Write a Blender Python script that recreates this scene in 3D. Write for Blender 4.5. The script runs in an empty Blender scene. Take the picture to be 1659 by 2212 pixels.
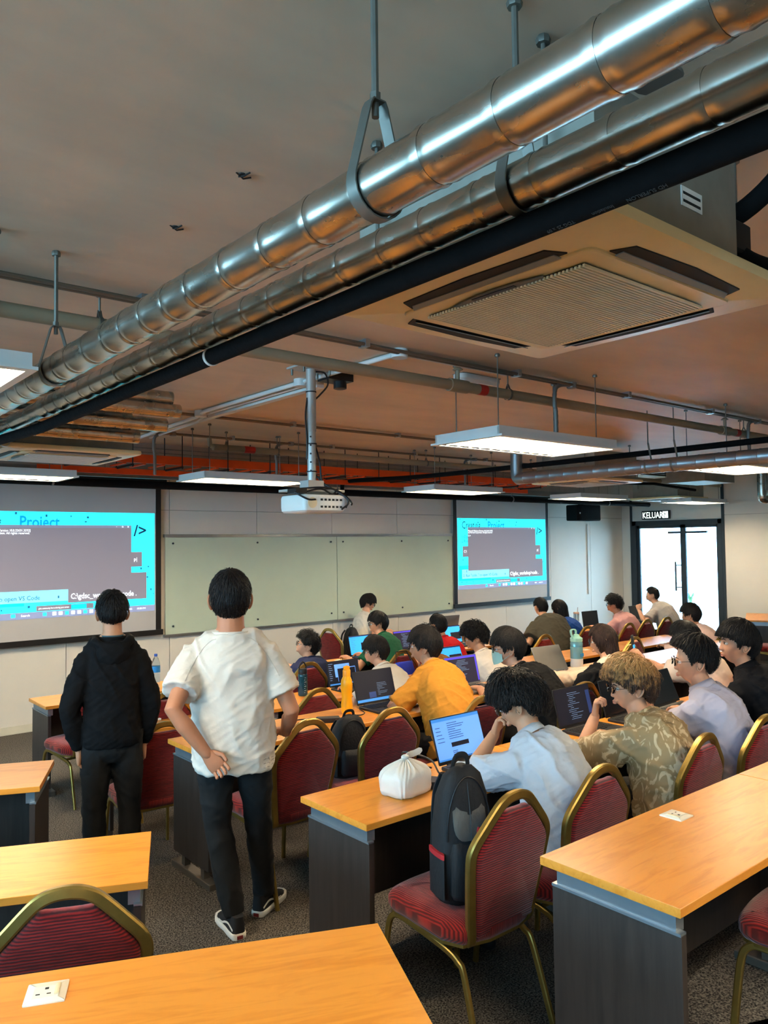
import bpy, math, random
import numpy as np
from mathutils import Vector, Matrix, noise
from mathutils.bvhtree import BVHTree

# ---------------------------------------------------------------- camera, world, light, exposure
sc = bpy.context.scene
COL = sc.collection
CAMZ = 2.05
YAW, PITCH, ROLL = math.radians(39.7483), math.radians(2.2914), math.radians(-0.7167)
FPX = 1683.72
_F = Vector((math.sin(YAW) * math.cos(PITCH), math.cos(YAW) * math.cos(PITCH), math.sin(PITCH)))
_R = Vector((math.cos(YAW), -math.sin(YAW), 0))
_U = _R.cross(_F)
_c, _s = math.cos(ROLL), math.sin(ROLL)
CR, CU = _R * _c + _U * _s, _R * -_s + _U * _c
cam = bpy.data.cameras.new('camera')
cam.sensor_fit = 'VERTICAL'
cam.sensor_height = 36.0
cam.sensor_width = 27.0
cam.lens = FPX / 2212 * 36.0
cam.clip_start = 0.05
camo = bpy.data.objects.new('camera', cam)
COL.objects.link(camo)
camo.matrix_world = Matrix(((CR.x, CU.x, -_F.x, 0), (CR.y, CU.y, -_F.y, 0), (CR.z, CU.z, -_F.z, CAMZ), (0, 0, 0, 1)))
sc.camera = camo

world = bpy.data.worlds.new('sky')
sc.world = world
world.use_nodes = True
bg = world.node_tree.nodes['Background']
bg.inputs[0].default_value = (0.74, 0.90, 1.0, 1)
bg.inputs[1].default_value = 10.0
PANEL_POWER = 15.5        # emission of the ceiling light panels
sc.view_settings.view_transform = 'Standard'
sc.view_settings.look = 'None'
sc.view_settings.gamma = 1.0
sc.view_settings.use_curve_mapping = False
sc.view_settings.exposure = 1.28
sc.cycles.use_denoising = True
sc.cycles.max_bounces = 5
sc.cycles.diffuse_bounces = 3
sc.cycles.glossy_bounces = 2
sc.cycles.transmission_bounces = 4
sc.cycles.use_adaptive_sampling = True
sc.cycles.adaptive_threshold = 0.2
sc.cycles.adaptive_min_samples = 16
sc.cycles.sample_clamp_indirect = 6.0
sc.cycles.caustics_reflective = False
sc.cycles.caustics_refractive = False

def portal(loc, rot, sx, sy):
    l = bpy.data.lights.new('daylight_portal', 'AREA')
    l.shape = 'RECTANGLE'; l.size = sx; l.size_y = sy
    l.cycles.is_portal = True
    o = bpy.data.objects.new('daylight_portal', l)
    o.location = loc; o.rotation_euler = rot
    COL.objects.link(o)

# ---------------------------------------------------------------- helpers: colour and material
def lin(c):
    out = []
    for v in c[:3]:
        v = v / 255.0
        out.append(v / 12.92 if v <= 0.04045 else ((v + 0.055) / 1.055) ** 2.4)
    return (*out, 1.0)

MATS = {}
def mat(name, col, rough=0.55, metal=0.0, var=0.0, vscale=8.0, bump=0.0, bscale=60.0, stretch=(1, 1, 1), spec=0.5,
        emit=None, estr=0.0, trans=0.0, alpha=1.0, ior=1.45, sheen=0.0, col2=None, coat=0.0, detail=4.0):
    if name in MATS:
        return MATS[name]
    m = bpy.data.materials.new(name); m.use_nodes = True
    nt = m.node_tree; b = nt.nodes['Principled BSDF']
    b.inputs['Base Color'].default_value = lin(col)
    b.inputs['Roughness'].default_value = rough
    b.inputs['Metallic'].default_value = metal
    b.inputs['Specular IOR Level'].default_value = spec
    b.inputs['Transmission Weight'].default_value = trans
    b.inputs['IOR'].default_value = ior
    b.inputs['Alpha'].default_value = alpha
    b.inputs['Coat Weight'].default_value = coat
    if sheen:
        b.inputs['Sheen Weight'].default_value = sheen
    if emit is not None:
        b.inputs['Emission Color'].default_value = lin(emit)
        b.inputs['Emission Strength'].default_value = estr
    if var or bump or col2:
        tc = nt.nodes.new('ShaderNodeTexCoord'); mp = nt.nodes.new('ShaderNodeMapping')
        mp.inputs['Scale'].default_value = stretch
        nt.links.new(tc.outputs['Object'], mp.inputs['Vector'])
        if var or col2:
            n = nt.nodes.new('ShaderNodeTexNoise'); n.inputs['Scale'].default_value = vscale
            n.inputs['Detail'].default_value = detail; n.inputs['Roughness'].default_value = 0.62
            nt.links.new(mp.outputs[0], n.inputs['Vector'])
            cr = nt.nodes.new('ShaderNodeValToRGB')
            a = lin(col)
            c2 = lin(col2) if col2 else tuple(x * (1 - var) for x in a[:3]) + (1,)
            c1 = a if col2 else tuple(min(1, x * (1 + var)) for x in a[:3]) + (1,)
            cr.color_ramp.elements[0].position = 0.32; cr.color_ramp.elements[0].color = c2
            cr.color_ramp.elements[1].position = 0.68; cr.color_ramp.elements[1].color = c1
            nt.links.new(n.outputs['Fac'], cr.inputs[0])
            nt.links.new(cr.outputs[0], b.inputs['Base Color'])
        if bump:
            n2 = nt.nodes.new('ShaderNodeTexNoise'); n2.inputs['Scale'].default_value = bscale
            n2.inputs['Detail'].default_value = 5
            nt.links.new(mp.outputs[0], n2.inputs['Vector'])
            bp = nt.nodes.new('ShaderNodeBump'); bp.inputs['Strength'].default_value = bump
            bp.inputs['Distance'].default_value = 0.01
            nt.links.new(n2.outputs['Fac'], bp.inputs['Height'])
            nt.links.new(bp.outputs[0], b.inputs['Normal'])
    MATS[name] = m
    return m

def fabric_ribbed(name, col, col2, axis, scale, dist=1.3):
    m = bpy.data.materials.new(name); m.use_nodes = True
    nt = m.node_tree; b = nt.nodes['Principled BSDF']
    b.inputs['Roughness'].default_value = 0.85; b.inputs['Sheen Weight'].default_value = 0.3
    b.inputs['Specular IOR Level'].default_value = 0.2
    tc = nt.nodes.new('ShaderNodeTexCoord')
    w = nt.nodes.new('ShaderNodeTexWave'); w.wave_type = 'BANDS'; w.bands_direction = axis
    w.inputs['Scale'].default_value = scale; w.inputs['Distortion'].default_value = dist
    w.inputs['Detail'].default_value = 2.5; w.inputs['Detail Scale'].default_value = 1.2
    nt.links.new(tc.outputs['Object'], w.inputs['Vector'])
    n = nt.nodes.new('ShaderNodeTexNoise'); n.inputs['Scale'].default_value = 14
    mp = nt.nodes.new('ShaderNodeMapping')
    mp.inputs['Scale'].default_value = (1, 1, 9) if axis == 'Z' else (9, 1, 1)
    nt.links.new(tc.outputs['Object'], mp.inputs[0]); nt.links.new(mp.outputs[0], n.inputs['Vector'])
    mx = nt.nodes.new('ShaderNodeMath'); mx.operation = 'MULTIPLY'
    nt.links.new(w.outputs['Fac'], mx.inputs[0]); nt.links.new(n.outputs['Fac'], mx.inputs[1])
    cr = nt.nodes.new('ShaderNodeValToRGB')
    cr.color_ramp.elements[0].position = 0.08; cr.color_ramp.elements[0].color = lin(col2)
    cr.color_ramp.elements[1].position = 0.5; cr.color_ramp.elements[1].color = lin(col)
    nt.links.new(mx.outputs[0], cr.inputs[0]); nt.links.new(cr.outputs[0], b.inputs['Base Color'])
    bp = nt.nodes.new('ShaderNodeBump'); bp.inputs['Strength'].default_value = 0.5; bp.inputs['Distance'].default_value = 0.004
    nt.links.new(mx.outputs[0], bp.inputs['Height']); nt.links.new(bp.outputs[0], b.inputs['Normal'])
    return m

def wood_mat(name, c1, c2, rough=0.32):
    m = bpy.data.materials.new(name); m.use_nodes = True
    nt = m.node_tree; b = nt.nodes['Principled BSDF']
    b.inputs['Roughness'].default_value = rough; b.inputs['Specular IOR Level'].default_value = 0.45
    tc = nt.nodes.new('ShaderNodeTexCoord'); mp = nt.nodes.new('ShaderNodeMapping')
    mp.inputs['Scale'].default_value = (1.3, 9, 9)
    nt.links.new(tc.outputs['Object'], mp.inputs[0])
    n = nt.nodes.new('ShaderNodeTexNoise'); n.inputs['Scale'].default_value = 3.2; n.inputs['Detail'].default_value = 7
    n.inputs['Distortion'].default_value = 0.8; n.inputs['Roughness'].default_value = 0.6
    nt.links.new(mp.outputs[0], n.inputs['Vector'])
    cr = nt.nodes.new('ShaderNodeValToRGB')
    cr.color_ramp.elements[0].position = 0.34; cr.color_ramp.elements[0].color = lin(c2)
    cr.color_ramp.elements[1].position = 0.55; cr.color_ramp.elements[1].color = lin(c1)
    nt.links.new(n.outputs['Fac'], cr.inputs[0]); nt.links.new(cr.outputs[0], b.inputs['Base Color'])
    return m

# ---------------------------------------------------------------- helpers: geometry
def V(*a):
    return Vector(a)

def catmull(pts, n=6, closed=False):
    P = [Vector(p) for p in pts]; out = []
    k = len(P)
    rng = range(k if closed else k - 1)
    for i in rng:
        p0 = P[(i - 1) % k] if closed or i > 0 else P[i] * 2 - P[i + 1]
        p1 = P[i]; p2 = P[(i + 1) % k]
        p3 = P[(i + 2) % k] if closed or i + 2 < k else P[i + 1] * 2 - P[i]
        for j in range(n):
            t = j / n
            out.append(0.5 * ((2 * p1) + (p2 - p0) * t + (2 * p0 - 5 * p1 + 4 * p2 - p3) * t * t + (3 * p1 - p0 - 3 * p2 + p3) * t ** 3))
    if not closed:
        out.append(P[-1])
    return out

class MB:
    def __init__(s):
        s.v = []; s.f = []
    def add(s, vs, fs):
        o = len(s.v)
        s.v.extend(tuple(v) for v in vs)
        s.f.extend(tuple(i + o for i in f) for f in fs)
        return s
    def box(s, x0, x1, y0, y1, z0, z1):
        vs = [(x, y, z) for z in (z0, z1) for y in (y0, y1) for x in (x0, x1)]
        return s.add(vs, [(0, 2, 3, 1), (4, 5, 7, 6), (0, 1, 5, 4), (2, 6, 7, 3), (0, 4, 6, 2), (1, 3, 7, 5)])
    def obox(s, c, ax, ay, az):
        c = Vector(c); ax = Vector(ax); ay = Vector(ay); az = Vector(az)
        vs = [c + ax * i + ay * j + az * k for k in (-1, 1) for j in (-1, 1) for i in (-1, 1)]
        return s.add(vs, [(0, 2, 3, 1), (4, 5, 7, 6), (0, 1, 5, 4), (2, 6, 7, 3), (0, 4, 6, 2), (1, 3, 7, 5)])
    def rings(s, rings, cap0=True, cap1=True, closed=False):
        n = len(rings[0]); o = len(s.v)
        for r in rings:
            s.v.extend(tuple(p) for p in r)
        m = len(rings)
        for i in range(m if closed else m - 1):
            a = o + i * n; b = o + ((i + 1) % m) * n
            for j in range(n):
                k = (j + 1) % n
                s.f.append((a + j, a + k, b + k, b + j))
        if not closed:
            if cap0:
                c = sum((Vector(p) for p in rings[0]), Vector()) / n
                s.v.append(tuple(c)); ci = len(s.v) - 1
                for j in range(n):
                    s.f.append((ci, o + (j + 1) % n, o + j))
            if cap1:
                c = sum((Vector(p) for p in rings[-1]), Vector()) / n
                s.v.append(tuple(c)); ci = len(s.v) - 1
                a = o + (m - 1) * n
                for j in range(n):
                    s.f.append((ci, a + j, a + (j + 1) % n))
        return s
    def tube(s, pts, r, n=8, n0=None, sq=2.0, closed=False, caps=True, round_end=False):
        """r: number, (a,b), or list of such. sq: superellipse power."""
        P = [Vector(p) for p in pts]; m = len(P)
        R = r if isinstance(r, list) else [r] * m
        T = []
        for i in range(m):
            if closed:
                t = P[(i + 1) % m] - P[i - 1]
            else:
                t = P[min(i + 1, m - 1)] - P[max(i - 1, 0)]
            T.append(t.normalized() if t.length > 1e-9 else Vector((0, 0, 1)))
        if n0 is None:
            n0 = Vector((0, 0, 1)) if abs(T[0].z) < 0.9 else Vector((1, 0, 0))
        N = Vector(n0); rs = []
        for i in range(m):
            N = N - T[i] * N.dot(T[i])
            N = N.normalized() if N.length > 1e-6 else T[i].orthogonal().normalized()
            B = T[i].cross(N)
            a, b = R[i] if isinstance(R[i], (tuple, list)) else (R[i], R[i])
            ring = []
            for j in range(n):
                th = 2 * math.pi * (j + 0.5) / n
                cx, cy = math.cos(th), math.sin(th)
                if sq != 2.0:
                    cx = math.copysign(abs(cx) ** (2 / sq), cx); cy = math.copysign(abs(cy) ** (2 / sq), cy)
                ring.append(P[i] + N * a * cx + B * b * cy)
            rs.append(ring)
        if round_end and not closed:
            def endcap(ring, c, t, r0):
                out = []
                for k in (1, 2):
                    ph = k / 2.4 * math.pi / 2
                    out.append([c + (p - c) * math.cos(ph) + t * r0 * math.sin(ph) for p in ring])
                return out
            r0 = R[0] if not isinstance(R[0], (tuple, list)) else min(R[0])
            r1 = R[-1] if not isinstance(R[-1], (tuple, list)) else min(R[-1])
            rs = endcap(rs[0], P[0], -T[0], r0)[::-1] + rs + endcap(rs[-1], P[-1], T[-1], r1)
        return s.rings(rs, caps, caps, closed)
    def cyl(s, a, b, r, n=16, r2=None):
        return s.tube([a, b], [r, r if r2 is None else r2], n)
    def lathe(s, prof, n=24, c=(0, 0, 0), cap=True):
        rs = [[(c[0] + r * math.cos(2 * math.pi * j / n), c[1] + r * math.sin(2 * math.pi * j / n), c[2] + z) for j in range(n)] for r, z in prof]
        return s.rings(rs, cap, cap)
    def slab(s, outline, levels, xf=None):
        """outline: 2D CCW points; levels: (inset, z)."""
        n = len(outline); P = [Vector((p[0], p[1])) for p in outline]
        nor = []
        for i in range(n):
            t = P[(i + 1) % n] - P[i - 1]
            nor.append(Vector((-t.y, t.x)).normalized())
        rs = []
        for ins, z in levels:
            ring = [Vector((P[i].x + nor[i].x * ins, P[i].y + nor[i].y * ins, z)) for i in range(n)]
            if xf:
                ring = [xf(p) for p in ring]
            rs.append(ring)
        return s.rings(rs)
    def ellipsoid(s, c, a, b, d, n=14, m=8, basis=None):
        c = Vector(c); X, Y, Z = basis or (V(1, 0, 0), V(0, 1, 0), V(0, 0, 1))
        rs = []
        for i in range(m + 1):
            ph = -math.pi / 2 + math.pi * (i + 0.3) / (m + 0.6)
            rs.append([c + X * a * math.cos(ph) * math.cos(t) + Y * b * math.cos(ph) * math.sin(t) + Z * d * math.sin(ph)
                       for t in (2 * math.pi * j / n for j in range(n))])
        return s.rings(rs)
    def mesh(s, name='m', smooth=40):
        me = bpy.data.meshes.new(name)
        me.from_pydata(s.v, [], s.f)
        me.validate()
        fix(me, smooth)
        return me
    def build(s, name, m, parent=None, smooth=40, loc=None):
        me = s.mesh(name, smooth)
        return put(name, me, m, parent, loc)

import bmesh
def fix(me, smooth):
    bm = bmesh.new(); bm.from_mesh(me)
    bmesh.ops.recalc_face_normals(bm, faces=bm.faces)
    bm.to_mesh(me); bm.free()
    if smooth:
        me.polygons.foreach_set('use_smooth', [True] * len(me.polygons))
        if smooth < 180:
            me.set_sharp_from_angle(angle=math.radians(smooth))

def put(name, me, m, parent=None, loc=None):
    o = bpy.data.objects.new(name, me)
    if m is not None:
        if len(me.materials) == 0:
            me.materials.append(m)
    COL.objects.link(o)
    if parent is not None:
        o.parent = parent
    if loc is not None:
        o.location = loc
    return o

def tag(o, label, cat, group=None, kind=None):
    o['label'] = label
    if cat: o['category'] = cat
    if group: o['group'] = group
    if kind: o['kind'] = kind
    return o

def thing(name, label, cat, loc=(0, 0, 0), rz=0.0, group=None, kind=None):
    o = bpy.data.objects.new(name, None); COL.objects.link(o)
    o.empty_display_size = 0.1
    o.location = loc; o.rotation_euler = (0, 0, rz)
    return tag(o, label, cat, group, kind)

def copy_tree(o, parent=None):
    c = o.copy(); COL.objects.link(c)
    if parent is not None:
        c.parent = parent
    for ch in o.children:
        copy_tree(ch, c)
    return c

def rrect(x0, x1, y0, y1, r, n=5):
    out = []
    for cx, cy, a0 in ((x1 - r, y1 - r, 0), (x0 + r, y1 - r, 90), (x0 + r, y0 + r, 180), (x1 - r, y0 + r, 270)):
        for i in range(n + 1):
            a = math.radians(a0 + 90 * i / n)
            out.append((cx + r * math.cos(a), cy + r * math.sin(a)))
    return out

SCRATCH = bpy.data.scenes.new('scratch')
def evaluated_mesh(o):
    SCRATCH.collection.objects.link(o)
    vl = SCRATCH.view_layers[0]
    vl.update()
    return bpy.data.meshes.new_from_object(o.evaluated_get(vl.depsgraph))

def text(name, s, m, size, mw, parent=None, extrude=0.0006, align='LEFT', xs=1.0, bold=0.0):
    cu = bpy.data.curves.new(name, 'FONT'); cu.body = s; cu.size = size; cu.extrude = extrude
    cu.align_x = align
    cu.resolution_u = 2; cu.offset = bold
    t = bpy.data.objects.new('tmp_text', cu)
    me = evaluated_mesh(t)
    bpy.data.objects.remove(t)
    me.transform(mw @ Matrix.Diagonal((xs, 1, 1, 1)))
    me.materials.clear()
    return put(name, me, m, parent)

def frame(o, x, y, z):
    """matrix from origin and axes"""
    return Matrix(((x[0], y[0], z[0], o[0]), (x[1], y[1], z[1], o[1]), (x[2], y[2], z[2], o[2]), (0, 0, 0, 1)))

def remesh(mb, voxel, smooth_it=0):
    me = bpy.data.meshes.new('tmp'); me.from_pydata(mb.v, [], mb.f)
    bm = bmesh.new(); bm.from_mesh(me); bmesh.ops.recalc_face_normals(bm, faces=bm.faces); bm.to_mesh(me); bm.free()
    o = bpy.data.objects.new('tmp', me)
    r = o.modifiers.new('r', 'REMESH'); r.mode = 'VOXEL'; r.voxel_size = voxel
    if smooth_it:
        k = o.modifiers.new('s', 'SMOOTH'); k.factor = 0.5; k.iterations = smooth_it
    out = evaluated_mesh(o)
    bpy.data.objects.remove(o); bpy.data.meshes.remove(me)
    out.materials.clear()
    out.polygons.foreach_set('use_smooth', [True] * len(out.polygons))
    return out

# floor levels of the three tiers
FL = (0.0, 0.17, 0.31)
CEIL = 3.20

# ---------------------------------------------------------------- materials of the room
m_ceil = mat('ceiling_concrete', (216, 195, 171), 0.6, var=0.10, vscale=1.3, bump=0.25, bscale=9, stretch=(0.6, 1.6, 1))
m_wall = mat('wall_panel_paint', (222, 214, 202), 0.6, var=0.02, vscale=2)
m_joint = mat('wall_joint', (176, 168, 156), 0.8, var=0.03)
m_plain = mat('wall_plaster', (205, 198, 188), 0.7, var=0.04, vscale=2)
m_skirt = mat('skirting_cream', (214, 206, 186), 0.55, var=0.03)
m_black = mat('black_metal', (22, 22, 24), 0.45, var=0.1)
m_frame = mat('door_frame_grey', (52, 60, 66), 0.4, 0.3, var=0.06)
m_alu = mat('aluminium', (176, 182, 186), 0.32, 0.9, var=0.05)
m_clad = None
m_strap = mat('strap_steel', (120, 118, 110), 0.45, 0.7, var=0.12)
m_white = mat('white_plastic', (232, 230, 224), 0.45, var=0.02)
m_gold = mat('gold_frame', (168, 140, 74), 0.36, 0.85, var=0.08, vscale=30)
m_bwhite = mat('powder_white', (214, 216, 214), 0.45, var=0.03)

def carpet_mat():
    m = bpy.data.materials.new('carpet_charcoal'); m.use_nodes = True
    nt = m.node_tree; b = nt.nodes['Principled BSDF']
    b.inputs['Roughness'].default_value = 0.95; b.inputs['Specular IOR Level'].default_value = 0.1
    tc = nt.nodes.new('ShaderNodeTexCoord')
    n = nt.nodes.new('ShaderNodeTexNoise'); n.inputs['Scale'].default_value = 130; n.inputs['Detail'].default_value = 3
    nt.links.new(tc.outputs['Object'], n.inputs['Vector'])
    cr = nt.nodes.new('ShaderNodeValToRGB')
    cr.color_ramp.elements[0].position = 0.38; cr.color_ramp.elements[0].color = lin((42, 39, 37))
    cr.color_ramp.elements[1].position = 0.66; cr.color_ramp.elements[1].color = lin((128, 120, 110))
    nt.links.new(n.outputs['Fac'], cr.inputs[0]); nt.links.new(cr.outputs[0], b.inputs['Base Color'])
    bp = nt.nodes.new('ShaderNodeBump'); bp.inputs['Strength'].default_value = 0.6; bp.inputs['Distance'].default_value = 0.01
    nt.links.new(n.outputs['Fac'], bp.inputs['Height']); nt.links.new(bp.outputs[0], b.inputs['Normal'])
    return m
m_carpet = carpet_mat()

X0, X1, Y0, Y1 = -4.5, 14.16, -4.5, 9.30

# ---------------------------------------------------------------- floor, ceiling, walls
def struct(o, label, cat):
    return tag(o, label, cat, kind='structure')

fl = MB().box(X0, X1 + 0.2, Y0, Y1 + 0.1, -0.12, 0.0).build('floor', m_carpet)
struct(fl, 'dark grey speckled carpet floor of the lecture room', 'floor')
SL = math.tan(math.radians(24.5))
def tier(name, yb, z, z0, lab):
    out = [(X0 + .001, Y0 + .001), (X1 - .001, Y0 + .001), (X1 - .001, yb + (X1 - 10.6) * SL), (10.6, yb), (1.65, yb), (X0 + .001, yb + (1.65 - X0) * SL)]
    o = MB().slab(out, [(0, z0), (0, z)]).build(name, m_carpet, smooth=0)
    return struct(o, lab, 'floor')
tier('floor_tier_middle', 4.47, FL[1], 0.0, 'middle carpeted tier of the stepped floor, two desk rows deep')
tier('floor_tier_upper', 1.68, FL[2], FL[1], 'upper carpeted tier of the stepped floor nearest the camera')
struct(MB().box(X0, X1, Y0, Y1, CEIL, CEIL + .15).build('ceiling', m_ceil), 'bare brownish concrete slab ceiling', 'ceiling')

wf = struct(MB().box(X0 - .1, X1 + .2, Y1 + .02, Y1 + .12, 0, CEIL).build('wall_front', m_joint), 'cream panelled front wall behind the glass board', 'wall')
px0 = 2.945 - 6 * 1.263
k = 0
while px0 + k * 1.263 < X1:
    a, b = max(X0, px0 + k * 1.263), min(X1, px0 + (k + 1) * 1.263)
    for z0, z1 in ((0.0, 2.496), (2.504, CEIL)):
        MB().box(a + .004, b - .004, Y1, Y1 + .02, z0, z1).build('wall_panel', m_wall, wf)
    k += 1
struct(MB().box(X0, X1, Y1 - .014, Y1 - .001, 0.0, .085).box(X0, X1, Y1 - .02, Y1 - .014, 0.0, .02).build('baseboard_front', m_skirt), 'cream skirting along the foot of the front wall', 'baseboard')

# right wall with the double glass door beside the front corner
DY0, DY1, DZ = 7.16, 9.05, 2.43
wr = struct(MB().box(X1 + .02, X1 + .14, Y0, DY0, 0, CEIL).box(X1 + .02, X1 + .14, DY1, Y1 + .02, 0, CEIL)
            .box(X1 + .02, X1 + .14, DY0, DY1, DZ, CEIL).build('wall_right', m_joint), 'cream panelled side wall holding the glass exit door', 'wall')
for a, b, z0, z1 in ((5.9, 7.152, 0, 2.496), (5.9, 7.152, 2.504, CEIL), (4.64, 5.892, 0, 2.496), (4.64, 5.892, 2.504, CEIL), (3.38, 4.632, 0, CEIL), (-4.5, 3.372, 0, CEIL),
                     (DY0, DY1, DZ + .004, CEIL), (DY1 + .004, Y1 - .001, 0, CEIL)):
    MB().box(X1, X1 + .02, a, b, z0, z1).build('wall_panel', m_wall, wr)
# left wall: clerestory windows, plain wall below; back wall
wl = MB().box(X0 - .15, X0, Y0, Y1 + .1, 0, 1.75).box(X0 - .15, X0, Y0, Y1 + .1, 3.05, CEIL)
ys = [-4.5, -4.2, -1.5, -1.3, 1.4, 1.6, 4.3, 4.5, 7.2, 9.4]
for i in range(0, len(ys), 2):
    wl.box(X0 - .15, X0, ys[i], ys[i + 1], 1.75, 3.05)
struct(wl.build('wall_left', m_plain), 'plain side wall with a band of high windows', 'wall')
def pane_mat(name, tint, ior=1.3):
    m = bpy.data.materials.new(name); m.use_nodes = True
    nt = m.node_tree; nt.nodes.remove(nt.nodes['Principled BSDF'])
    t = nt.nodes.new('ShaderNodeBsdfTransparent'); t.inputs[0].default_value = (*tint, 1)
    g = nt.nodes.new('ShaderNodeBsdfGlossy'); g.inputs['Roughness'].default_value = .03
    fr = nt.nodes.new('ShaderNodeFresnel'); fr.inputs[0].default_value = ior
    mx = nt.nodes.new('ShaderNodeMixShader')
    nt.links.new(fr.outputs[0], mx.inputs[0]); nt.links.new(t.outputs[0], mx.inputs[1]); nt.links.new(g.outputs[0], mx.inputs[2])
    nt.links.new(mx.outputs[0], nt.nodes['Material Output'].inputs[0])
    return m
m_glass = pane_mat('clear_glass', (.97, .99, 1.0))
m_dglass = pane_mat('door_glass', (.48, .64, .74))
m_tinted = pane_mat('tinted_glass', (.68, .89, 1.0))
for i in range(4):
    a, b = ys[2 * i + 1], ys[2 * i + 2]
    w = MB().box(X0 - .1, X0 - .06, a, b, 1.75, 1.8).box(X0 - .1, X0 - .06, a, b, 3.0, 3.05).box(X0 - .1, X0 - .06, a, a + .05, 1.8, 3.0).box(X0 - .1, X0 - .06, b - .05, b, 1.8, 3.0)
    w.box(X0 - .1, X0 - .06, (a + b) / 2 - .02, (a + b) / 2 + .02, 1.8, 3.0)
    o = struct(w.build('window_%d' % (i + 1), m_frame), 'high grey-framed window in the plain side wall, number %d from the back' % (i + 1), 'window')
    MB().box(X0 - .082, X0 - .078, a + .05, b - .05, 1.8, 3.0).build('pane', m_tinted, o)
    portal((X0 - .05, (a + b) / 2, 2.4), (0, math.radians(-90), 0), 1.25, b - a)
struct(MB().box(X0 - .1, X1 + .2, Y0 - .12, Y0, 0, CEIL).build('wall_back', m_plain), 'plain back wall of the room', 'wall')

# ---------------------------------------------------------------- the glass door
dr = struct(MB().box(X1 - .03, X1 + .1, DY0, DY0 + .07, 0, DZ).box(X1 - .03, X1 + .1, DY1 - .09, DY1, 0, DZ)
            .box(X1 - .03, X1 + .1, DY0, DY1, DZ - .09, DZ).build('door_1', m_frame), 'dark grey framed double glass exit door, brilliantly backlit', 'door')
MB().box(X1 - .028, X1 + .02, DY0 - .05, DY0 - .002, 0, CEIL - .01).build('door_post', m_frame, dr)
MB().box(X1 - .028, X1 + .02, DY1 + .002, DY1 + .04, 0, CEIL - .01).build('door_post', m_frame, dr)
ym = 7.96
for a, b in ((DY0 + .07, ym), (ym, DY1 - .09)):
    leaf = MB().box(X1 + .02, X1 + .06, a, a + .055, 0.01, DZ - .09).box(X1 + .02, X1 + .06, b - .055, b, 0.01, DZ - .09)
    leaf.box(X1 + .02, X1 + .06, a, b, 0.01, .1).box(X1 + .02, X1 + .06, a, b, DZ - .15, DZ - .09)
    lo = leaf.build('door_leaf', m_frame, dr)
    MB().box(X1 + .036, X1 + .044, a + .05, b - .05, .1, DZ - .15).build('pane', m_dglass, lo)
hb = MB().tube([V(X1 - .05, ym + .13, 1.05), V(X1 - .05, ym + .13, 1.62)], .016, 10).cyl((X1 - .05, ym + .13, 1.12), (X1 + .03, ym + .02, 1.12), .01, 8).cyl((X1 - .05, ym + .13, 1.55), (X1 + .03, ym + .02, 1.55), .01, 8)
hb.build('door_handle', m_frame, dr)
MB().box(X1 - .03, X1 + .02, 7.45, 8.25, 2.17, 2.21).build('door_closer', m_frame, dr)
portal((X1 + .12, (DY0 + DY1) / 2, 1.2), (0, math.radians(90), 0), 2.3, 1.8)
m_pave = mat('pale_paving', (225, 222, 214), 0.8, var=0.08, vscale=3)
struct(MB().box(X1 + .2, 40, -10, 30, -.15, -.03).build('ground_outside', m_pave), 'sunlit pale paving seen through the exit door', 'ground')
m_leafy = mat('leaf_green', (96, 128, 84), 0.7, var=0.3)
for i, (yy, xx) in enumerate(((14.2, 22), (15.8, 22.4), (12.6, 22.8), (17.2, 22.1))):
    rnd = random.Random(i)
    b = MB()
    for j in range(26):
        a = rnd.random() * 6.28; h = rnd.uniform(.15, .45)
        p = V(xx, yy, -.03); q = p + V(math.cos(a) * .3 * h, math.sin(a) * .3 * h, h)
        b.tube([p, (p + q) / 2 + V(0, 0, .12), q], [(.02, .004), (.045, .006), (.004, .002)], 4)
    tag(b.build('shrub', m_leafy), ['small leafy shrub outside the door', 'second leafy shrub outside the door', 'shrub outside beside the door frame', 'far shrub outside the exit door'][i] + ' standing on the paving', 'shrub', 'shrubs outside the door')

# ---------------------------------------------------------------- exit sign
sg = thing('exit_sign', 'black exit sign with glowing white KELUAR lettering above the glass door', 'sign', (X1 - .06, 8.48, 2.545))
MB().box(-.02, .03, -.30, .30, -.085, .085).build('housing', m_black, sg)
m_glow = mat('sign_glow', (235, 255, 245), 0.5, emit=(225, 255, 245), estr=1.6)
text('lettering', 'KELUAR', m_glow, .175, frame((-.024, .285, -.062), (0, -1, 0), (0, 0, 1), (-1, 0, 0)), sg, xs=.72)
MB().box(-.0215, -.02, -.275, -.165, -.065, .065).build('pictogram_tile', m_glow, sg)
MB().tube([V(-.0235, -.205, .04), V(-.0235, -.215, 0), V(-.0235, -.19, -.025), V(-.0235, -.21, -.055)], .008, 5).tube([V(-.0235, -.24, .01), V(-.0235, -.215, .02), V(-.0235, -.185, .005)], .006, 5).ellipsoid((-.0235, -.2, .052), .004, .01, .01, 8, 5).build('running_figure', m_black, sg)

# ---------------------------------------------------------------- glass board
gb = thing('glass_board', 'long pale green glass writing board on the front wall with aluminium rail', 'board', (6.66, Y1, .94))
m_board = mat('board_glass', (198, 212, 192), 0.16, var=0.03, vscale=1.5, coat=0.3)
for a, b in ((-2.52, .135), (.145, 2.52)):
    MB().box(a, b, -.03, -.018, 0, 1.22).build('glass_pane', m_board, gb)
MB().box(-2.54, 2.54, -.05, -.002, 1.215, 1.255).build('top_rail', m_alu, gb)
MB().box(-2.54, 2.54, -.036, -.002, -.03, .002).build('bottom_rail', m_alu, gb)
for x in (-2.42, -1.2, .03, .25, 1.4, 2.42):
    for z in (.1, 1.14):
        MB().cyl((x, -.04, z), (x, -.028, z), .013, 10).build('bolt', m_frame, gb)

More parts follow.
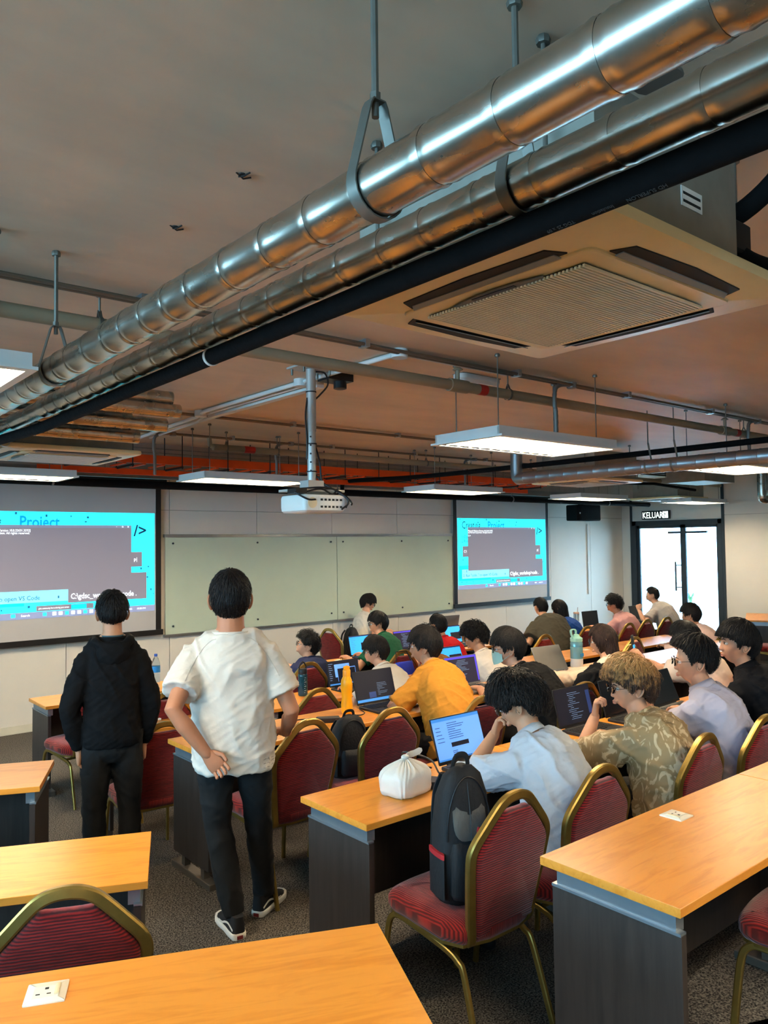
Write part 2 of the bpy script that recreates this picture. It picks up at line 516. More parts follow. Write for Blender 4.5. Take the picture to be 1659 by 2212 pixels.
# ---------------------------------------------------------------- projection screens
m_scr = mat('screen_fabric', (196, 192, 190), 0.75, var=0.02, vscale=1)
def em(name, col, s):
    m = mat(name, col, 0.7, emit=col, estr=s)
    m.cycles.emission_sampling = 'NONE'      # dim displays: seen and felt, but not sampled as lamps
    return m
e_cyan = em('slide_cyan', (40, 232, 255), .80)
e_blue = em('slide_blue', (0, 172, 250), .7)
e_pale = em('slide_pale_cyan', (118, 222, 255), .65)
e_grey = em('slide_dark_window', (132, 128, 140), .27)
e_bar = em('slide_title_bar', (128, 136, 160), .32)
e_task = em('slide_taskbar', (132, 142, 176), .35)
e_whit = em('slide_white', (240, 250, 255), .75)
e_ink = em('slide_ink', (20, 110, 150), .25)
e_teal = em('slide_teal_ink', (0, 150, 200), .5)
e_dark = em('slide_navy_ink', (20, 70, 110), .12)
def slide_screen(x0, x1, label):
    z0, z1 = 0.955, 2.86
    r = thing('projection_screen', label, 'screen', ((x0 + x1) / 2, Y1, z0))
    w = (x1 - x0) / 2
    MB().box(-w + .07, w - .07, -.06, -.052, .065, z1 - z0 - .02).build('screen_fabric', m_scr, r)
    MB().box(-w, -w + .07, -.06, -.05, .065, z1 - z0 - .02).build('black_border', m_black, r)
    MB().box(w - .07, w, -.06, -.05, .065, z1 - z0 - .02).build('black_border', m_black, r)
    MB().box(-w - .02, w + .02, -.075, -.045, 0.0, .065).build('bottom_bar', m_black, r)
    MB().box(-w - .05, w + .05, -.12, -.01, z1 - z0 - .02, z1 - z0 + .09).build('roller_case', m_black, r)
    sx0, sx1, sz0, sz1 = -w + .085, w - .085, .315, 1.50
    Wd, Hd = sx1 - sx0, sz1 - sz0
    def q(n, m, u0, u1, v0, v1, d):
        MB().box(sx0 + u0 * Wd, sx0 + u1 * Wd, -.0605 - d * .0012, -.0595 - d * .0012, sz0 + v0 * Hd, sz0 + v1 * Hd).build(n, m, sl)
    def t(s, m, u, v, size, d=6, xs=1.0, bold=0.0):
        text('slide_text', s, m, size, frame((sx0 + u * Wd, -.0605 - d * .0012, sz0 + v * Hd), (1, 0, 0), (0, 0, 1), (0, -1, 0)), sl, extrude=.0003, xs=xs, bold=bold)
    sl = MB().box(sx0, sx1, -.0615, -.0601, sz0, sz1).build('projected_slide', e_cyan, r)
    t('Creating', e_dark, .045, .85, .185, 2, .70)
    t('Project', e_teal, .32, .85, .185, 2, .80, .004)
    t('/>', e_dark, .885, .765, .19, 2, 1.0, .003)
    t('1.Open', e_dark, .04, .715, .075, 2); t('2.Run', e_dark, .04, .655, .075, 2)
    q('code_box', e_grey, .05, .93, .45, .60, 2); q('code_box', e_grey, .55, .955, .12, .39, 2)
    q('blue_frame', e_blue, .01, .345, .11, .325, 2); q('step_box', e_pale, .04, .55, .14, .27, 3)
    q('terminal_window', e_grey, .105, .872, .25, .872, 4); q('title_bar', e_bar, .105, .872, .845, .872, 5)
    t('C:\\', e_whit, .06, .51, .06, 4); t('p|', e_whit, .885, .51, .06, 4)
    t('C:\\gdsc_workshop>code .', e_whit, .562, .155, .09, 4, .82, .0008)
    t('1. R', e_dark, .05, .225, .065, 5); t('2. Run "code ." to open VS Code', e_dark, .05, .165, .068, 5, .93)
    t('Microsoft Windows [Version 10.0.22631.3593]', e_whit, .108, .81, .037, 6, .86)
    t('(c) Microsoft Corporation. All rights reserved.', e_whit, .108, .785, .037, 6, .86)
    t('C:\\>', e_whit, .108, .74, .034, 6)
    t('-', e_whit, .79, .85, .04, 7); t('o', e_whit, .82, .85, .04, 7); t('x', e_whit, .85, .85, .04, 7)
    q('share_bar', e_grey, .40, .675, .055, .105, 4)
    t('gdsc community live is sharing your screen', e_whit, .41, .073, .026, 6, .74)
    q('stop_button', e_blue, .565, .64, .058, .1, 6)
    q('taskbar', e_task, 0, 1, -.012, .05, 3)
    q('start_button', e_cyan, .285, .305, .008, .04, 6); t('Search', e_whit, .33, .012, .035, 6)
    for i, u in enumerate((.43, .475, .505, .535, .565, .595, .625, .655, .685, .715, .745)):
        q('task_icon', e_whit if i % 3 else e_cyan, u, u + .018, .008, .04, 6)
    t('ENG', e_whit, .85, .012, .03, 6); t('10:20 PM', e_whit, .90, .012, .03, 6)
    rnd = random.Random(5)
    for (u, v) in ((.21, .93), (.3, .97), (.44, .95), (.56, .95), (.64, .94), (.63, .9), (.96, .44), (.955, .33), (.99, .16), (.975, .2), (.045, .40), (.03, .085), (.08, .085), (.15, .08), (.24, .075), (.36, .09), (.5, .17), (.92, .42), (.02, .97), (.75, .085)):
        q('confetti_mark', e_ink, u, u + rnd.uniform(.005, .011), v, v + rnd.uniform(.012, .024), 7)
    return r
slide_screen(1.59, 4.07, 'large projection screen left of the glass board, slide partly hidden by two standing people')
slide_screen(9.19, 11.67, 'projection screen between glass board and exit door, showing the whole slide')

# ---------------------------------------------------------------- ceiling services
def clad_mat():
    m = bpy.data.materials.new('pipe_cladding'); m.use_nodes = True
    nt = m.node_tree; b = nt.nodes['Principled BSDF']
    b.inputs['Metallic'].default_value = 1.0
    tc = nt.nodes.new('ShaderNodeTexCoord'); mp = nt.nodes.new('ShaderNodeMapping'); mp.inputs['Scale'].default_value = (1, .35, 1)
    nt.links.new(tc.outputs['Object'], mp.inputs[0])
    n = nt.nodes.new('ShaderNodeTexNoise'); n.inputs['Scale'].default_value = 12; n.inputs['Detail'].default_value = 6
    nt.links.new(mp.outputs[0], n.inputs['Vector'])
    cr = nt.nodes.new('ShaderNodeValToRGB')
    cr.color_ramp.elements[0].position = .35; cr.color_ramp.elements[0].color = lin((172, 165, 152))
    cr.color_ramp.elements[1].position = .6; cr.color_ramp.elements[1].color = lin((202, 196, 186))
    nt.links.new(n.outputs['Fac'], cr.inputs[0]); nt.links.new(cr.outputs[0], b.inputs['Base Color'])
    mr = nt.nodes.new('ShaderNodeMapRange'); mr.inputs['To Min'].default_value = .30; mr.inputs['To Max'].default_value = .24
    nt.links.new(n.outputs['Fac'], mr.inputs[0]); nt.links.new(mr.outputs[0], b.inputs['Roughness'])
    return m
m_clad = clad_mat()
m_rubber = mat('black_insulation', (17, 17, 18), .9, var=.15, vscale=20, bump=.3, bscale=40, spec=.15)
m_conduit = mat('conduit_steel', (112, 100, 86), .45, .4, var=.08)
m_pipe = mat('sprinkler_pipe_paint', (150, 136, 112), .5, var=.05)
m_red = mat('red_band', (190, 45, 35), .5, var=.05)
m_orange = mat('orange_tray_paint', (226, 84, 24), .45, var=.06)
m_dim = mat('grey_steel', (128, 126, 122), .5, .4, var=.08)
m_galv = mat('galvanised_steel', (146, 143, 132), .55, .5, var=.14, vscale=5)
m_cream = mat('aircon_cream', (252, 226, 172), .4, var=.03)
m_slot = mat('dark_slot', (30, 28, 26), .7, var=.1)
m_grille = mat('aircon_grille', (232, 212, 172), .5, var=.03)

def clad_pipe(x, z, r, y0, y1, smooth_to, label, seam):
    """one insulated pipe in sheet-metal cladding running along Y, in overlapping sections"""
    t = thing('clad_pipe', label, 'pipe', (x, y0, z))
    cuts = []; y = y0
    rnd = random.Random(int(x * 100))
    while y < y1 - .02:
        step = seam * rnd.uniform(.85, 1.15) if y < smooth_to else .55
        cuts.append((y, min(y1, y + step))); y += step
    n = 40
    for i, (a, b) in enumerate(cuts):
        rr = r if a < smooth_to else r * .9
        L = b - a
        pr = [(0, rr), (.012, rr + .0022), (.024, rr), (L - .03, rr), (L - .02, rr + .0016), (L - .01, rr), (L + .008, rr - .001)]
        rings = [[V(q * math.cos(2 * math.pi * j / n), s + a - y0, q * math.sin(2 * math.pi * j / n)) for j in range(n)] for s, q in pr]
        MB().rings(rings, i == 0, i == len(cuts) - 1).build('pipe_section', m_clad, t, 30)
    return t
UX, UZ, UR = .939, 2.733, .055
LX, LZ, LR = 1.250, 2.792, .050
clad_pipe(UX, UZ, UR, -1.6, 7.9, 4.55, 'upper shiny clad pipe crossing the ceiling, the one further left', .165)
clad_pipe(LX, LZ, LR, -1.6, 7.9, 4.25, 'second shiny clad pipe, running right beside the black insulated pipe', .17)

def rod(mb, x, y, z0, z1=CEIL, r=.006):
    mb.cyl((x, y, z0), (x, y, z1), r, 8)
    mb.lathe([(.016, 0), (.018, .01), (.014, .018)], 8, (x, y, z1 - .02))
    return mb
def strap_hanger(x, y, z, r, lab):
    t = thing('pipe_hanger', lab, 'hanger', (x, y, CEIL))
    za = z + r + .115
    d = -CEIL
    rod(MB(), 0, 0, za + d - .03, 0, .0075).build('threaded_rod', m_strap, t)
    pts = [V(.0, 0, za + d), V(-.014, 0, za + d), V(-.02, 0, za - .012 + d)]
    R = r + .006
    for k in range(13):
        a = math.radians(168 + k * (372 - 168) / 12)
        pts.append(V(R * math.cos(a), 0, z + d + R * math.sin(a)))
    pts += [V(.02, 0, za - .012 + d), V(.014, 0, za + d), V(0, 0, za + d)]
    MB().tube(pts, (.016, .0018), 4, n0=V(0, 1, 0), sq=6).build('strap', m_strap, t)
    MB().lathe([(.011, -.008), (.011, .008)], 6, (0, 0, za + d + .01)).build('nut', m_strap, t)
strap_hanger(UX, 1.14, UZ, UR, 'strap hanger with bright bent tab on the upper clad pipe, nearest the camera')
strap_hanger(LX, 1.05, LZ, LR, 'strap hanger round the second clad pipe beside the air conditioner')
strap_hanger(UX, 5.35, UZ, UR * .9, 'strap hanger round the far smooth end of the upper clad pipe')
strap_hanger(LX, 5.6, LZ, LR * .9, 'dark strap hanger at the far smooth end of the second clad pipe')
strap_hanger(UX, 3.1, UZ, UR, 'slim strap hanger midway along the upper clad pipe')

bp_ = thing('insulated_pipe', 'thick black rubber insulated pipe running beneath the second clad pipe', 'pipe', (1.27, 0, 2.709))
MB().tube([V(0, -1.6, 0), V(0, 1.5, 0), V(0, 3.2, 0), V(-.01, 4.4, -.012), V(-.06, 5.4, .0), V(-.1, 6.1, .03)], .029, 20).build('insulation', m_rubber, bp_)
for y in (2.46, 5.2, .2):
    MB().tube([V(.031 * math.cos(a), y, .031 * math.sin(a)) for a in (2 * math.pi * k / 20 for k in range(20))], (.009, .002), 4, n0=V(0, 1, 0), closed=True).build('clamp_ring', m_white, bp_)
m_print = mat('grey_print', (62, 60, 58), .7)
for s, y in (('HD SUPERLON', .72), ('Insulation', .83), ('TDG 25 x 09', .92)):
    text('printed_lettering', s, m_print, .0125, frame((-.0294 * .35, y, -.0294 * .937), (0, 1, 0), (.937, 0, -.35), (-.35, 0, -.937)), bp_, extrude=.0004)

# ---------------------------------------------------------------- ceiling cassette air conditioners
m_lv = mat('louvre_grey', (150, 152, 150), .4, var=.05)
def cassette(x, y, z, slats, label, s=.475):
    t = thing('ceiling_air_conditioner', label, 'air conditioner', (x, y, z))
    c = .36
    o = rrect(-s, s, -s, s, .035)
    pan = MB()
    h = .28; gi = .31      # grille half size, slots between gi and s
    # panel built as a frame with four slots
    pan.slab(o, [(.02, 0.012), (.004, .018), (0, .03), (.004, .045), (.03, .05)])
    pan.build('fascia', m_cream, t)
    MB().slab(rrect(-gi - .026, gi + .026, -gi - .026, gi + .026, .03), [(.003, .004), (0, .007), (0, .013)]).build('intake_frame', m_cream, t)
    for k in range(4):
        a = k * math.pi / 2
        ca, sa = math.cos(a), math.sin(a)
        def xf(p, ca=ca, sa=sa):
            return V(p.x * ca - p.y * sa, p.x * sa + p.y * ca, p.z)
        w0, w1 = gi + .034, gi + .102
        out = [(w0, -.275), (w1 - .012, -.25), (w1, 0), (w1 - .012, .25), (w0, .275)]
        MB().slab(out, [(0, .0085), (0, .013)], xf).build('air_slot', m_slot, t)
        lv = MB()
        lv.add([xf(V(*p)) for p in ((w0 + .006, -.262, .002), (w0 + .006, .262, .002), (w0 + .022, .25, .009), (w0 + .022, -.25, .009),
                                    (w0 + .006, -.262, -.001), (w0 + .006, .262, -.001), (w0 + .022, .25, .006), (w0 + .022, -.25, .006))],
               [(0, 1, 2, 3), (7, 6, 5, 4), (0, 4, 5, 1), (1, 5, 6, 2), (2, 6, 7, 3), (3, 7, 4, 0)])
        lv.build('louvre', m_lv, t)
    g = MB().box(-h + .004, h - .004, -h + .004, h - .004, -.0015, .001).build('grille', m_slot if slats else m_grille, t)
    if slats:
        n = 46; me = None
        for i in range(n):
            xx = -h + (i + .5) * 2 * h / n
            if me is None:
                me = MB().box(-h, h, -.0032, .0032, -.008, -.001).mesh('slat', 0)
            so = put('slat', me, m_grille, g); so.location = (0, xx, 0)
    else:
        for i in range(14):
            xx = -h + (i + .5) * 2 * h / 14
            MB().box(-h, h, xx - .012, xx + .012, -.006, -.001).build('slat', m_bwhite, g)
    MB().slab([(-h + .004, -.15), (-h + .004, .15), (-h - .01, .16), (-h - .026, .08), (-h - .03, 0), (-h - .026, -.08), (-h - .01, -.16)],
             [(0, -.004), (0, .0)]).build('sensor_window', m_strap, t)
    MB().box(-h - .02, -h - .008, -.07, .08, -.006, -.003).build('display_strip', m_black, t)
    b = MB().box(-.42, .22 if slats else .42, -.41, .42, .05, .36).build('casing', m_galv, t)
    for sx in (-1, 1):
        for sy in (-1, 1):
            rod(MB(), sx * .45, sy * .30, .2, CEIL - z, .006).build('hanger_rod', m_strap, t)
    return t
near_ac = cassette(1.845, 1.39, 2.72, True, 'large cream ceiling air conditioner with open louvres, nearest the camera')
MB().box(-.065, .035, -.4125, -.4102, .155, .205).build('paper_sticker', m_white, near_ac)
for dz in (.188, .168):
    MB().box(-.058, .026, -.4132, -.4125, dz - .003, dz + .004).build('sticker_print', m_slot, near_ac)
# pipes and pump beside the unit
MB().tube(catmull([V(.28, -.36, .14), V(.34, -.40, .10), V(.46, -.44, .09), V(.66, -.48, .13), V(1.1, -.5, .16)], 4), .028, 12).build('drain_hose', m_rubber, near_ac)
MB().tube(catmull([V(.26, -.34, .22), V(.32, -.38, .25), V(.40, -.44, .34), V(.46, -.5, .46)], 4), .03, 12).build('refrigerant_hose', m_rubber, near_ac)
MB().slab(rrect(.225, .34, -.40, -.24, .02), [(0.006, .12), (0, .126), (0, .2), (.01, .21)]).build('drain_pump', m_slot, near_ac)
cassette(1.87, 6.12, 2.72, False, 'cream ceiling air conditioner high on the left near the orange cable tray')
cassette(7.85, 5.62, 2.72, False, 'small far ceiling air conditioner below the aluminium duct')
cassette(12.3, 7.15, 2.72, False, 'farthest ceiling air conditioner before the exit door')

# ---------------------------------------------------------------- suspended light fittings
m_lamp = mat('lamp_diffuser', (255, 246, 226), .6, emit=(255, 234, 200), estr=PANEL_POWER)
m_blade = mat('louvre_blade', (236, 226, 196), .35, .3, var=.02)
def lamp_meshes():
    L, W, H = .60, .305, .06
    body = MB().box(-L, L, -W + .03, -W + .045, .004, H).box(-L, L, W - .045, W - .03, .004, H).box(-L, -L + .012, -W + .03, W - .03, .004, H).box(L - .012, L, -W + .03, W - .03, .004, H)
    body.box(-L, L, -W + .03, W - .03, H, H + .006)
    rim = MB().box(-L - .012, L + .012, -W, -W + .045, 0, .012).box(-L - .012, L + .012, W - .045, W, 0, .012)
    rim.box(-L - .012, -L + .02, -W + .045, W - .045, 0, .012).box(L - .02, L + .012, -W + .045, W - .045, 0, .012)
    dif = MB().box(-L + .02, L - .02, -W + .05, W - .05, .03, .034)
    blade = MB()
    blade.add([(-.006, -W + .05, .026), (.006, -W + .05, .026), (0, -W + .05, .004), (-.006, W - .05, .026), (.006, W - .05, .026), (0, W - .05, .004)],
              [(0, 1, 2), (5, 4, 3), (0, 3, 4, 1), (1, 4, 5, 2), (2, 5, 3, 0)])
    sp = MB()
    sp.add([(-L + .02, -.006, .026), (-L + .02, .006, .026), (-L + .02, 0, .004), (L - .02, -.006, .026), (L - .02, .006, .026), (L - .02, 0, .004)],
           [(0, 1, 2), (5, 4, 3), (0, 3, 4, 1), (1, 4, 5, 2), (2, 5, 3, 0)])
    return body.mesh('housing', 0), rim.mesh('rim', 0), dif.mesh('diffuser', 0), blade.mesh('louvre_blade', 0), sp.mesh('louvre_spine', 0)
LM = lamp_meshes()
def light_panel(x, y, z, label, rods=True):
    t = thing('ceiling_light', label, 'light', (x, y, z))
    put('housing', LM[0], m_bwhite, t); put('rim', LM[1], m_bwhite, t); put('diffuser', LM[2], m_lamp, t)
    put('louvre_spine', LM[4], m_blade, t)
    for i in range(11):
        o = put('louvre_blade', LM[3], m_blade, t); o.location = (-.52 + i * .104, 0, 0)
    for sx in (-.5, .5):
        for sy in (-.18, .18):
            rod(MB(), sx, sy, .066, CEIL - z, .004).build('hanger_rod', m_strap, t)
    return t
LZ0 = 2.675
for x, y, lab in ((.20, 3.18, 'suspended light panel cut off at the left edge under the pipes'),
                  (4.06, 3.36, 'suspended louvred light panel right of the projector, largest in view'),
                  (6.95, 3.38, 'bright light panel cut off at the right edge below the aluminium duct'),
                  (1.75, 7.42, 'light panel far left above the projection screen, seen edge-on'),
                  (3.92, 6.85, 'suspended light panel just left of the projector'),
                  (6.93, 6.95, 'suspended light panel just right of the projector above the glass board'),
                  (9.95, 7.08, 'light panel above the hanging black loudspeaker'),
                  (12.7, 6.9, 'farthest light panel, in front of the exit door'),
                  (1.2, -.4, 'light panel above the camera, first of the back row'),
                  (4.06, -.1, 'light panel above the nearest desks, second of the back row'),
                  (.2, -3.3, 'light panel at the very back, first'),
                  (4.06, -3.3, 'light panel at the very back, second')):
    light_panel(x, y, LZ0, lab)

# ---------------------------------------------------------------- sprinkler mains, conduits, trays
def along_x(name, label, cat, x0, x1, y, z, r, m, n=14):
    t = thing(name, label, cat, (x0, y, z))
    MB().cyl((0, 0, 0), (x1 - x0, 0, 0), r, n).build('pipe_run', m, t)
    return t
def clevis(t, dx, r, z):
    p = MB(); rod(p, dx, 0, r + .02, CEIL - z, .005)
    p.tube([V(dx, 0, r + .035)] + [V(dx, (r + .006) * math.sin(a), (r + .006) * math.cos(a)) for a in (math.radians(20 + 320 * k / 10) for k in range(11))] + [V(dx, 0, r + .035)], (.010, .0018), 4, n0=V(1, 0, 0), sq=6)
    p.build('pipe_clevis', m_strap, t)
sp1 = along_x('sprinkler_pipe', 'beige sprinkler main crossing in front of the projector pole', 'pipe', -4.4, 13.9, 3.50, 3.05, .034, m_pipe)
for xx in (.8, 1.25, 4.02, 7.4, 10.2):
    clevis(sp1, xx + 4.4, .034, 3.05)
for xx in (3.76, 7.25):
    MB().cyl((xx + 4.4 - .035, 0, 0), (xx + 4.4 + .035, 0, 0), .0355, 14).build('red_band', m_red, sp1)
    MB().cyl((xx + 4.4 - .3, 0, 0), (xx + 4.4 - .14, 0, 0), .042, 14).build('coupling', m_pipe, sp1)
    MB().cyl((xx + 4.4 - .22, 0, .03), (xx + 4.4 - .22, 0, .1), .012, 10).lathe([(.03, .1), (.035, .105), (.01, .125)], 12, (xx + 4.4 - .22, 0, 0)).build('sprinkler_head', m_pipe, sp1)
sp2 = along_x('sprinkler_pipe', 'far beige sprinkler pipe with red band above the orange cable tray', 'pipe', 3.65, 13.9, 7.05, 3.03, .034, m_pipe)
MB().cyl((.35, 0, 0), (.47, 0, 0), .0355, 14).build('red_band', m_red, sp2)
MB().tube([V(.02, 0, 0), V(-.03, 0, .02), V(-.04, 0, .09)], .024, 10).build('elbow', m_pipe, sp2)
for xx in (.15, .75, 2.9, 4.9, 6.4):
    clevis(sp2, xx, .034, 3.03)
for y, lab, zz in ((3.42, 'pair of steel conduits under the slab in front of the sprinkler main', CEIL - .03),
                   (6.15, 'pair of thin conduits on the ceiling behind the projector', CEIL - .03),
                   (7.32, 'pair of thin conduits on the ceiling above the orange tray', CEIL - .03)):
    t = thing('conduit_pair', lab, 'conduit', (-4.4, y, zz))
    for dy in (-.018, .018):
        MB().cyl((0, dy, 0), (18.3, dy, 0), .0105, 8).build('conduit', m_conduit, t)
    for i in range(14):
        MB().box(.6 + i * 1.3, .63 + i * 1.3, -.035, .035, -.014, .03).build('saddle', m_alu, t)
def flex_drop(x, y, z1, lab, tilt=.0):
    t = thing('flexible_conduit', lab, 'conduit', (x, y, CEIL - .03))
    MB().lathe([(.035, -.02), (.035, .02)], 8).build('junction_box', m_dim, t)
    pts = catmull([V(-.02, 0, 0), V(-.12, .0, -.01), V(-.19, .0, -.05), V(-.2, 0, -.16), V(-.19, tilt, z1 + .2), V(-.19, tilt, z1)], 8)
    rr = [.0145 + .002 * (i % 2) for i in range(len(pts))]
    MB().tube(pts, rr, 10).build('flex_hose', m_dim, t)
flex_drop(4.62, 3.42, -.42, 'grey flexible conduit dropping to the largest light panel')
flex_drop(7.52, 3.42, -.42, 'grey flexible conduit dropping near the right edge of the ceiling')
flex_drop(4.75, 7.32, -.42, 'grey flexible conduit dropping left of the projector pole')
flex_drop(3.35, 7.32, -.42, 'grey-green flexible conduit dropping behind the far left air conditioner')
flex_drop(7.7, 7.32, -.42, 'grey flexible conduit dropping right of the projector')

tk = thing('cable_trunking', 'white plastic conduits and boxes running along the ceiling to the projector', 'trunking', (3.02, 3.47, CEIL - .02))
MB().cyl((0, 0, 0), (0, 2.5, 0), .016, 10).tube([V(0, 2.5, 0), V(.02, 2.7, -.02), V(.06, 3.6, -.03), V(.12, 4.2, -.03)], .016, 10).build('conduit', m_bwhite, tk)
MB().tube([V(.07, .95, 0), V(.07, 2.6, 0), V(.12, 2.9, -.03), V(.2, 4.1, -.03)], .014, 10).build('conduit', m_bwhite, tk)
MB().box(.10, .16, 1.0, 3.6, -.03, .01).build('trunking_strip', m_bwhite, tk)
MB().cyl((0, 0, 0), (.95, 0, 0), .016, 10).build('conduit', m_bwhite, tk)
for p in ((0, 0), (0, 1.05), (.02, 2.62)):
    MB().lathe([(.05, -.03), (.052, -.02), (.052, .02)], 16, (p[0], p[1], 0)).build('round_box', m_bwhite, tk)
wd = thing('wall_speaker_unit', 'slim white wireless unit fixed to the ceiling beside the sprinkler main', 'access point', (3.95, 3.72, CEIL))
MB().slab(rrect(-.2, .2, -.06, .06, .05), [(.02, -.055), (0, -.035), (0, -.004)]).build('shell', m_bwhite, wd)
MB().box(-.19, .19, -.05, .05, -.004, 0).build('mount_plate', m_dim, wd)

tr = thing('cable_tray', 'bright orange cable tray with black hangers across the room above the glass board', 'cable tray', (2.2, 7.60, 2.88))
for z0, z1, y in ((.0, .08, -.15), (-.085, -.03, .22)):
    MB().box(0, 7.2, y, y + .012, z0, z1).build('side_rail', m_orange, tr)
    MB().box(0, 7.2, y, y + .04, z0 - .004, z0).build('flange', m_orange, tr)
for i in range(36):
    MB().box(.1 + i * .2, .13 + i * .2, -.14, .22, -.02, -.005).build('rung', m_orange, tr)
for i in range(14):
    x = .25 + i * .52
    MB().box(x, x + .02, -.18, .26, -.04, -.02).build('trapeze_bar', m_black, tr)
    for y in (-.175, .255):
        MB().cyl((x + .01, y, -.05), (x + .01, y, CEIL - 2.86), .0055, 6).build('hanger_rod', m_black, tr)
MB().cyl((0, .4, .17), (9, .4, .17), .007, 6).cyl((0, .42, .22), (9, .42, .22), .007, 6).build('thin_wire', m_dim, tr)
m_beam = mat('beam_concrete', (150, 140, 130), .7, var=.06)
bm_ = struct(MB().box(X0 + .01, X1 - .01, 8.35, 8.75, 2.84, CEIL - .001).build('beam_front', m_beam), 'concrete beam under the ceiling before the front wall', 'beam')

# black insulated pipe in front of the front wall, with a branch
fp = thing('insulated_pipe', 'long black insulated pipe running level above both projection screens', 'pipe', (X0 + .3, 8.02, 2.705))
MB().cyl((0, 0, 0), (17.3, 0, 0), .042, 18).build('insulation', m_rubber, fp)
for xx in (-1.2, 2.4, 5.9, 9.25, 11.8):
    x = xx + 4.2
    MB().cyl((x, 0, .04), (x, 0, CEIL - 2.71), .005, 6).tube([V(x, .046 * math.sin(a), .046 * math.cos(a)) for a in (2 * math.pi * k / 16 for k in range(16))], (.014, .002), 4, n0=V(1, 0, 0), closed=True).build('pipe_clamp', m_dim, fp)
br = thing('insulated_pipe', 'thin black insulated branch pipe curving up towards the aluminium duct', 'pipe', (5.9, 7.92, 2.78))
MB().tube(catmull([V(0, 0, -.06), V(0, -.02, .03), V(.04, -.1, .06), V(.30, -1.1, .05), V(.37, -2.5, .05), V(.38, -4.2, .05), V(.36, -5.6, .05), V(.36, -8, .05)], 8), .026, 12).build('insulation', m_rubber, br)
tp = thing('steel_channel', 'grey steel channel running level above the long black pipe', 'channel', (X0 + .2, 8.2, 2.79))
MB().box(0, 17, 0, .05, 0, .045).box(0, 17, .05, .055, 0, .09).build('channel', m_dim, tp)
for i in range(8):
    MB().cyl((1 + i * 2.1, .03, .04), (1 + i * 2.1, .03, CEIL - 2.79), .005, 6).build('hanger_rod', m_strap, tp)
MB().box(6.0, 6.06, -.006, 0, .01, .04).box(9.4, 9.46, -.006, 0, .01, .04).build('red_tape', m_red, tp)

# aluminium duct on the right
fd = thing('round_duct', 'round aluminium duct with upturned elbow hanging on the right side', 'duct', (6.22, 5.3, 2.70))
n = 22; Rd = .062
m_duct = mat('duct_steel', (150, 154, 158), .38, .9, var=.06, vscale=6)
MB().tube(catmull([V(0, .02, .30), V(0, .02, .06), V(0, 0, .0)], 3) + [V(0, -.06, -.0), V(0, -.12, 0)], Rd, 22).build('elbow', m_duct, fd)
for i in range(34):
    y = -.1 - i * .17
    rings = [[V(q * math.cos(2 * math.pi * j / n), s, q * math.sin(2 * math.pi * j / n)) for j in range(n)] for s, q in ((y, Rd), (y - .008, Rd + .003), (y - .016, Rd), (y - .172, Rd - .001))]
    MB().rings(rings, False, i == 33).build('duct_section', m_duct, fd, 30)
for y in (-1.75, -1.5):
    MB().tube([V((Rd + .004) * math.cos(a), y, (Rd + .004) * math.sin(a)) for a in (math.radians(150 + 240 * k / 12) for k in range(13))] + [V(0, y, Rd + .15)], (.012, .002), 4, n0=V(0, 1, 0)).cyl((0, y, Rd + .13), (0, y, CEIL - 2.70), .006, 6).build('strap', m_strap, fd)
d2 = thing('pipe_bundle', 'pair of short aluminium elbows on the far right ceiling', 'duct', (11.5, 5.2, 2.62))
for dx in (0, .25):
    MB().tube(catmull([V(dx, 0, .5), V(dx, 0, .06), V(dx + .05, -.02, .0), V(dx + .2, -.1, 0), V(dx + 1.2, -.7, 0)], 5), .06, 14).build('elbow', m_clad, d2)
# bundle of copper-coloured clad pipes far left
fb = thing('pipe_bundle', 'stack of shiny horizontal clad pipes above the left air conditioner', 'pipe', (-3.5, 5.25, 2.98))
for i, (dy, dz, x1) in enumerate(((0, 0.04, 5.95), (.12, -.05, 5.9), (.26, -.13, 5.75), (.02, .13, 5.9), (.3, -.04, 5.7))):
    MB().cyl((0, dy, dz), (x1, dy, dz), .05, 18).build('pipe_run', m_clad, fb)
fb2 = thing('duct_box', 'grey galvanised box above the far light panels by the exit door', 'duct', (11.2, 6.0, 2.85))
MB().box(-.4, .5, -.3, .3, .05, CEIL - 2.85).build('box_body', m_galv, fb2)
MB().tube([V(-1.6, .5, .02), V(-.5, .45, .05), V(.8, .5, .0)], .022, 10).build('hose', m_rubber, fb2)
# small things stuck on the ceiling
for i, (x, y) in enumerate(((1.86, 1.10), (1.19, 2.1), (1.56, 2.35), (1.2, 2.6))):
    a = MB().tube([V(-.02, 0, 0), V(.01, .01, -.008), V(.03, -.005, -.004)], .003, 5).tube([V(0, .02, 0), V(.0, -.01, -.01), V(.012, -.03, -.003)], .003, 5).lathe([(.012, -.004), (.012, 0)], 8)
    o = a.build('anchor_bolt', m_slot, None, loc=(x, y, CEIL))
    tag(o, ['bent wire anchor on the ceiling near the top edge', 'small wire anchor on bare ceiling left of the hanger', 'tiny anchor stub close behind the hanger rod', 'loose wire anchor below the others on the ceiling'][i], 'anchor', 'wire anchors on the ceiling')
sm = thing('smoke_detector', 'dark ceiling sensor cup behind the upper clad pipe at the top', 'sensor', (1.60, .93, CEIL))
MB().lathe([(.03, -.02), (.034, 0)], 14).cyl((0, 0, -.02), (0, 0, -.05), .012, 10).build('base', m_dim, sm)
MB().lathe([(.005, -.05), (.04, -.065), (.058, -.1), (.056, -.105)], 18).build('cup', m_dim, sm)
db = thing('ceiling_camera', 'small black device on the ceiling right of the projector pole', 'device', (3.12, 4.26, CEIL))
MB().box(-.1, .1, -.08, .06, -.05, 0).build('bracket', m_black, db)
MB().lathe([(.03, -.10), (.045, -.095), (.045, -.05)], 16, (.03, -.02, 0)).build('lens_pod', m_black, db)

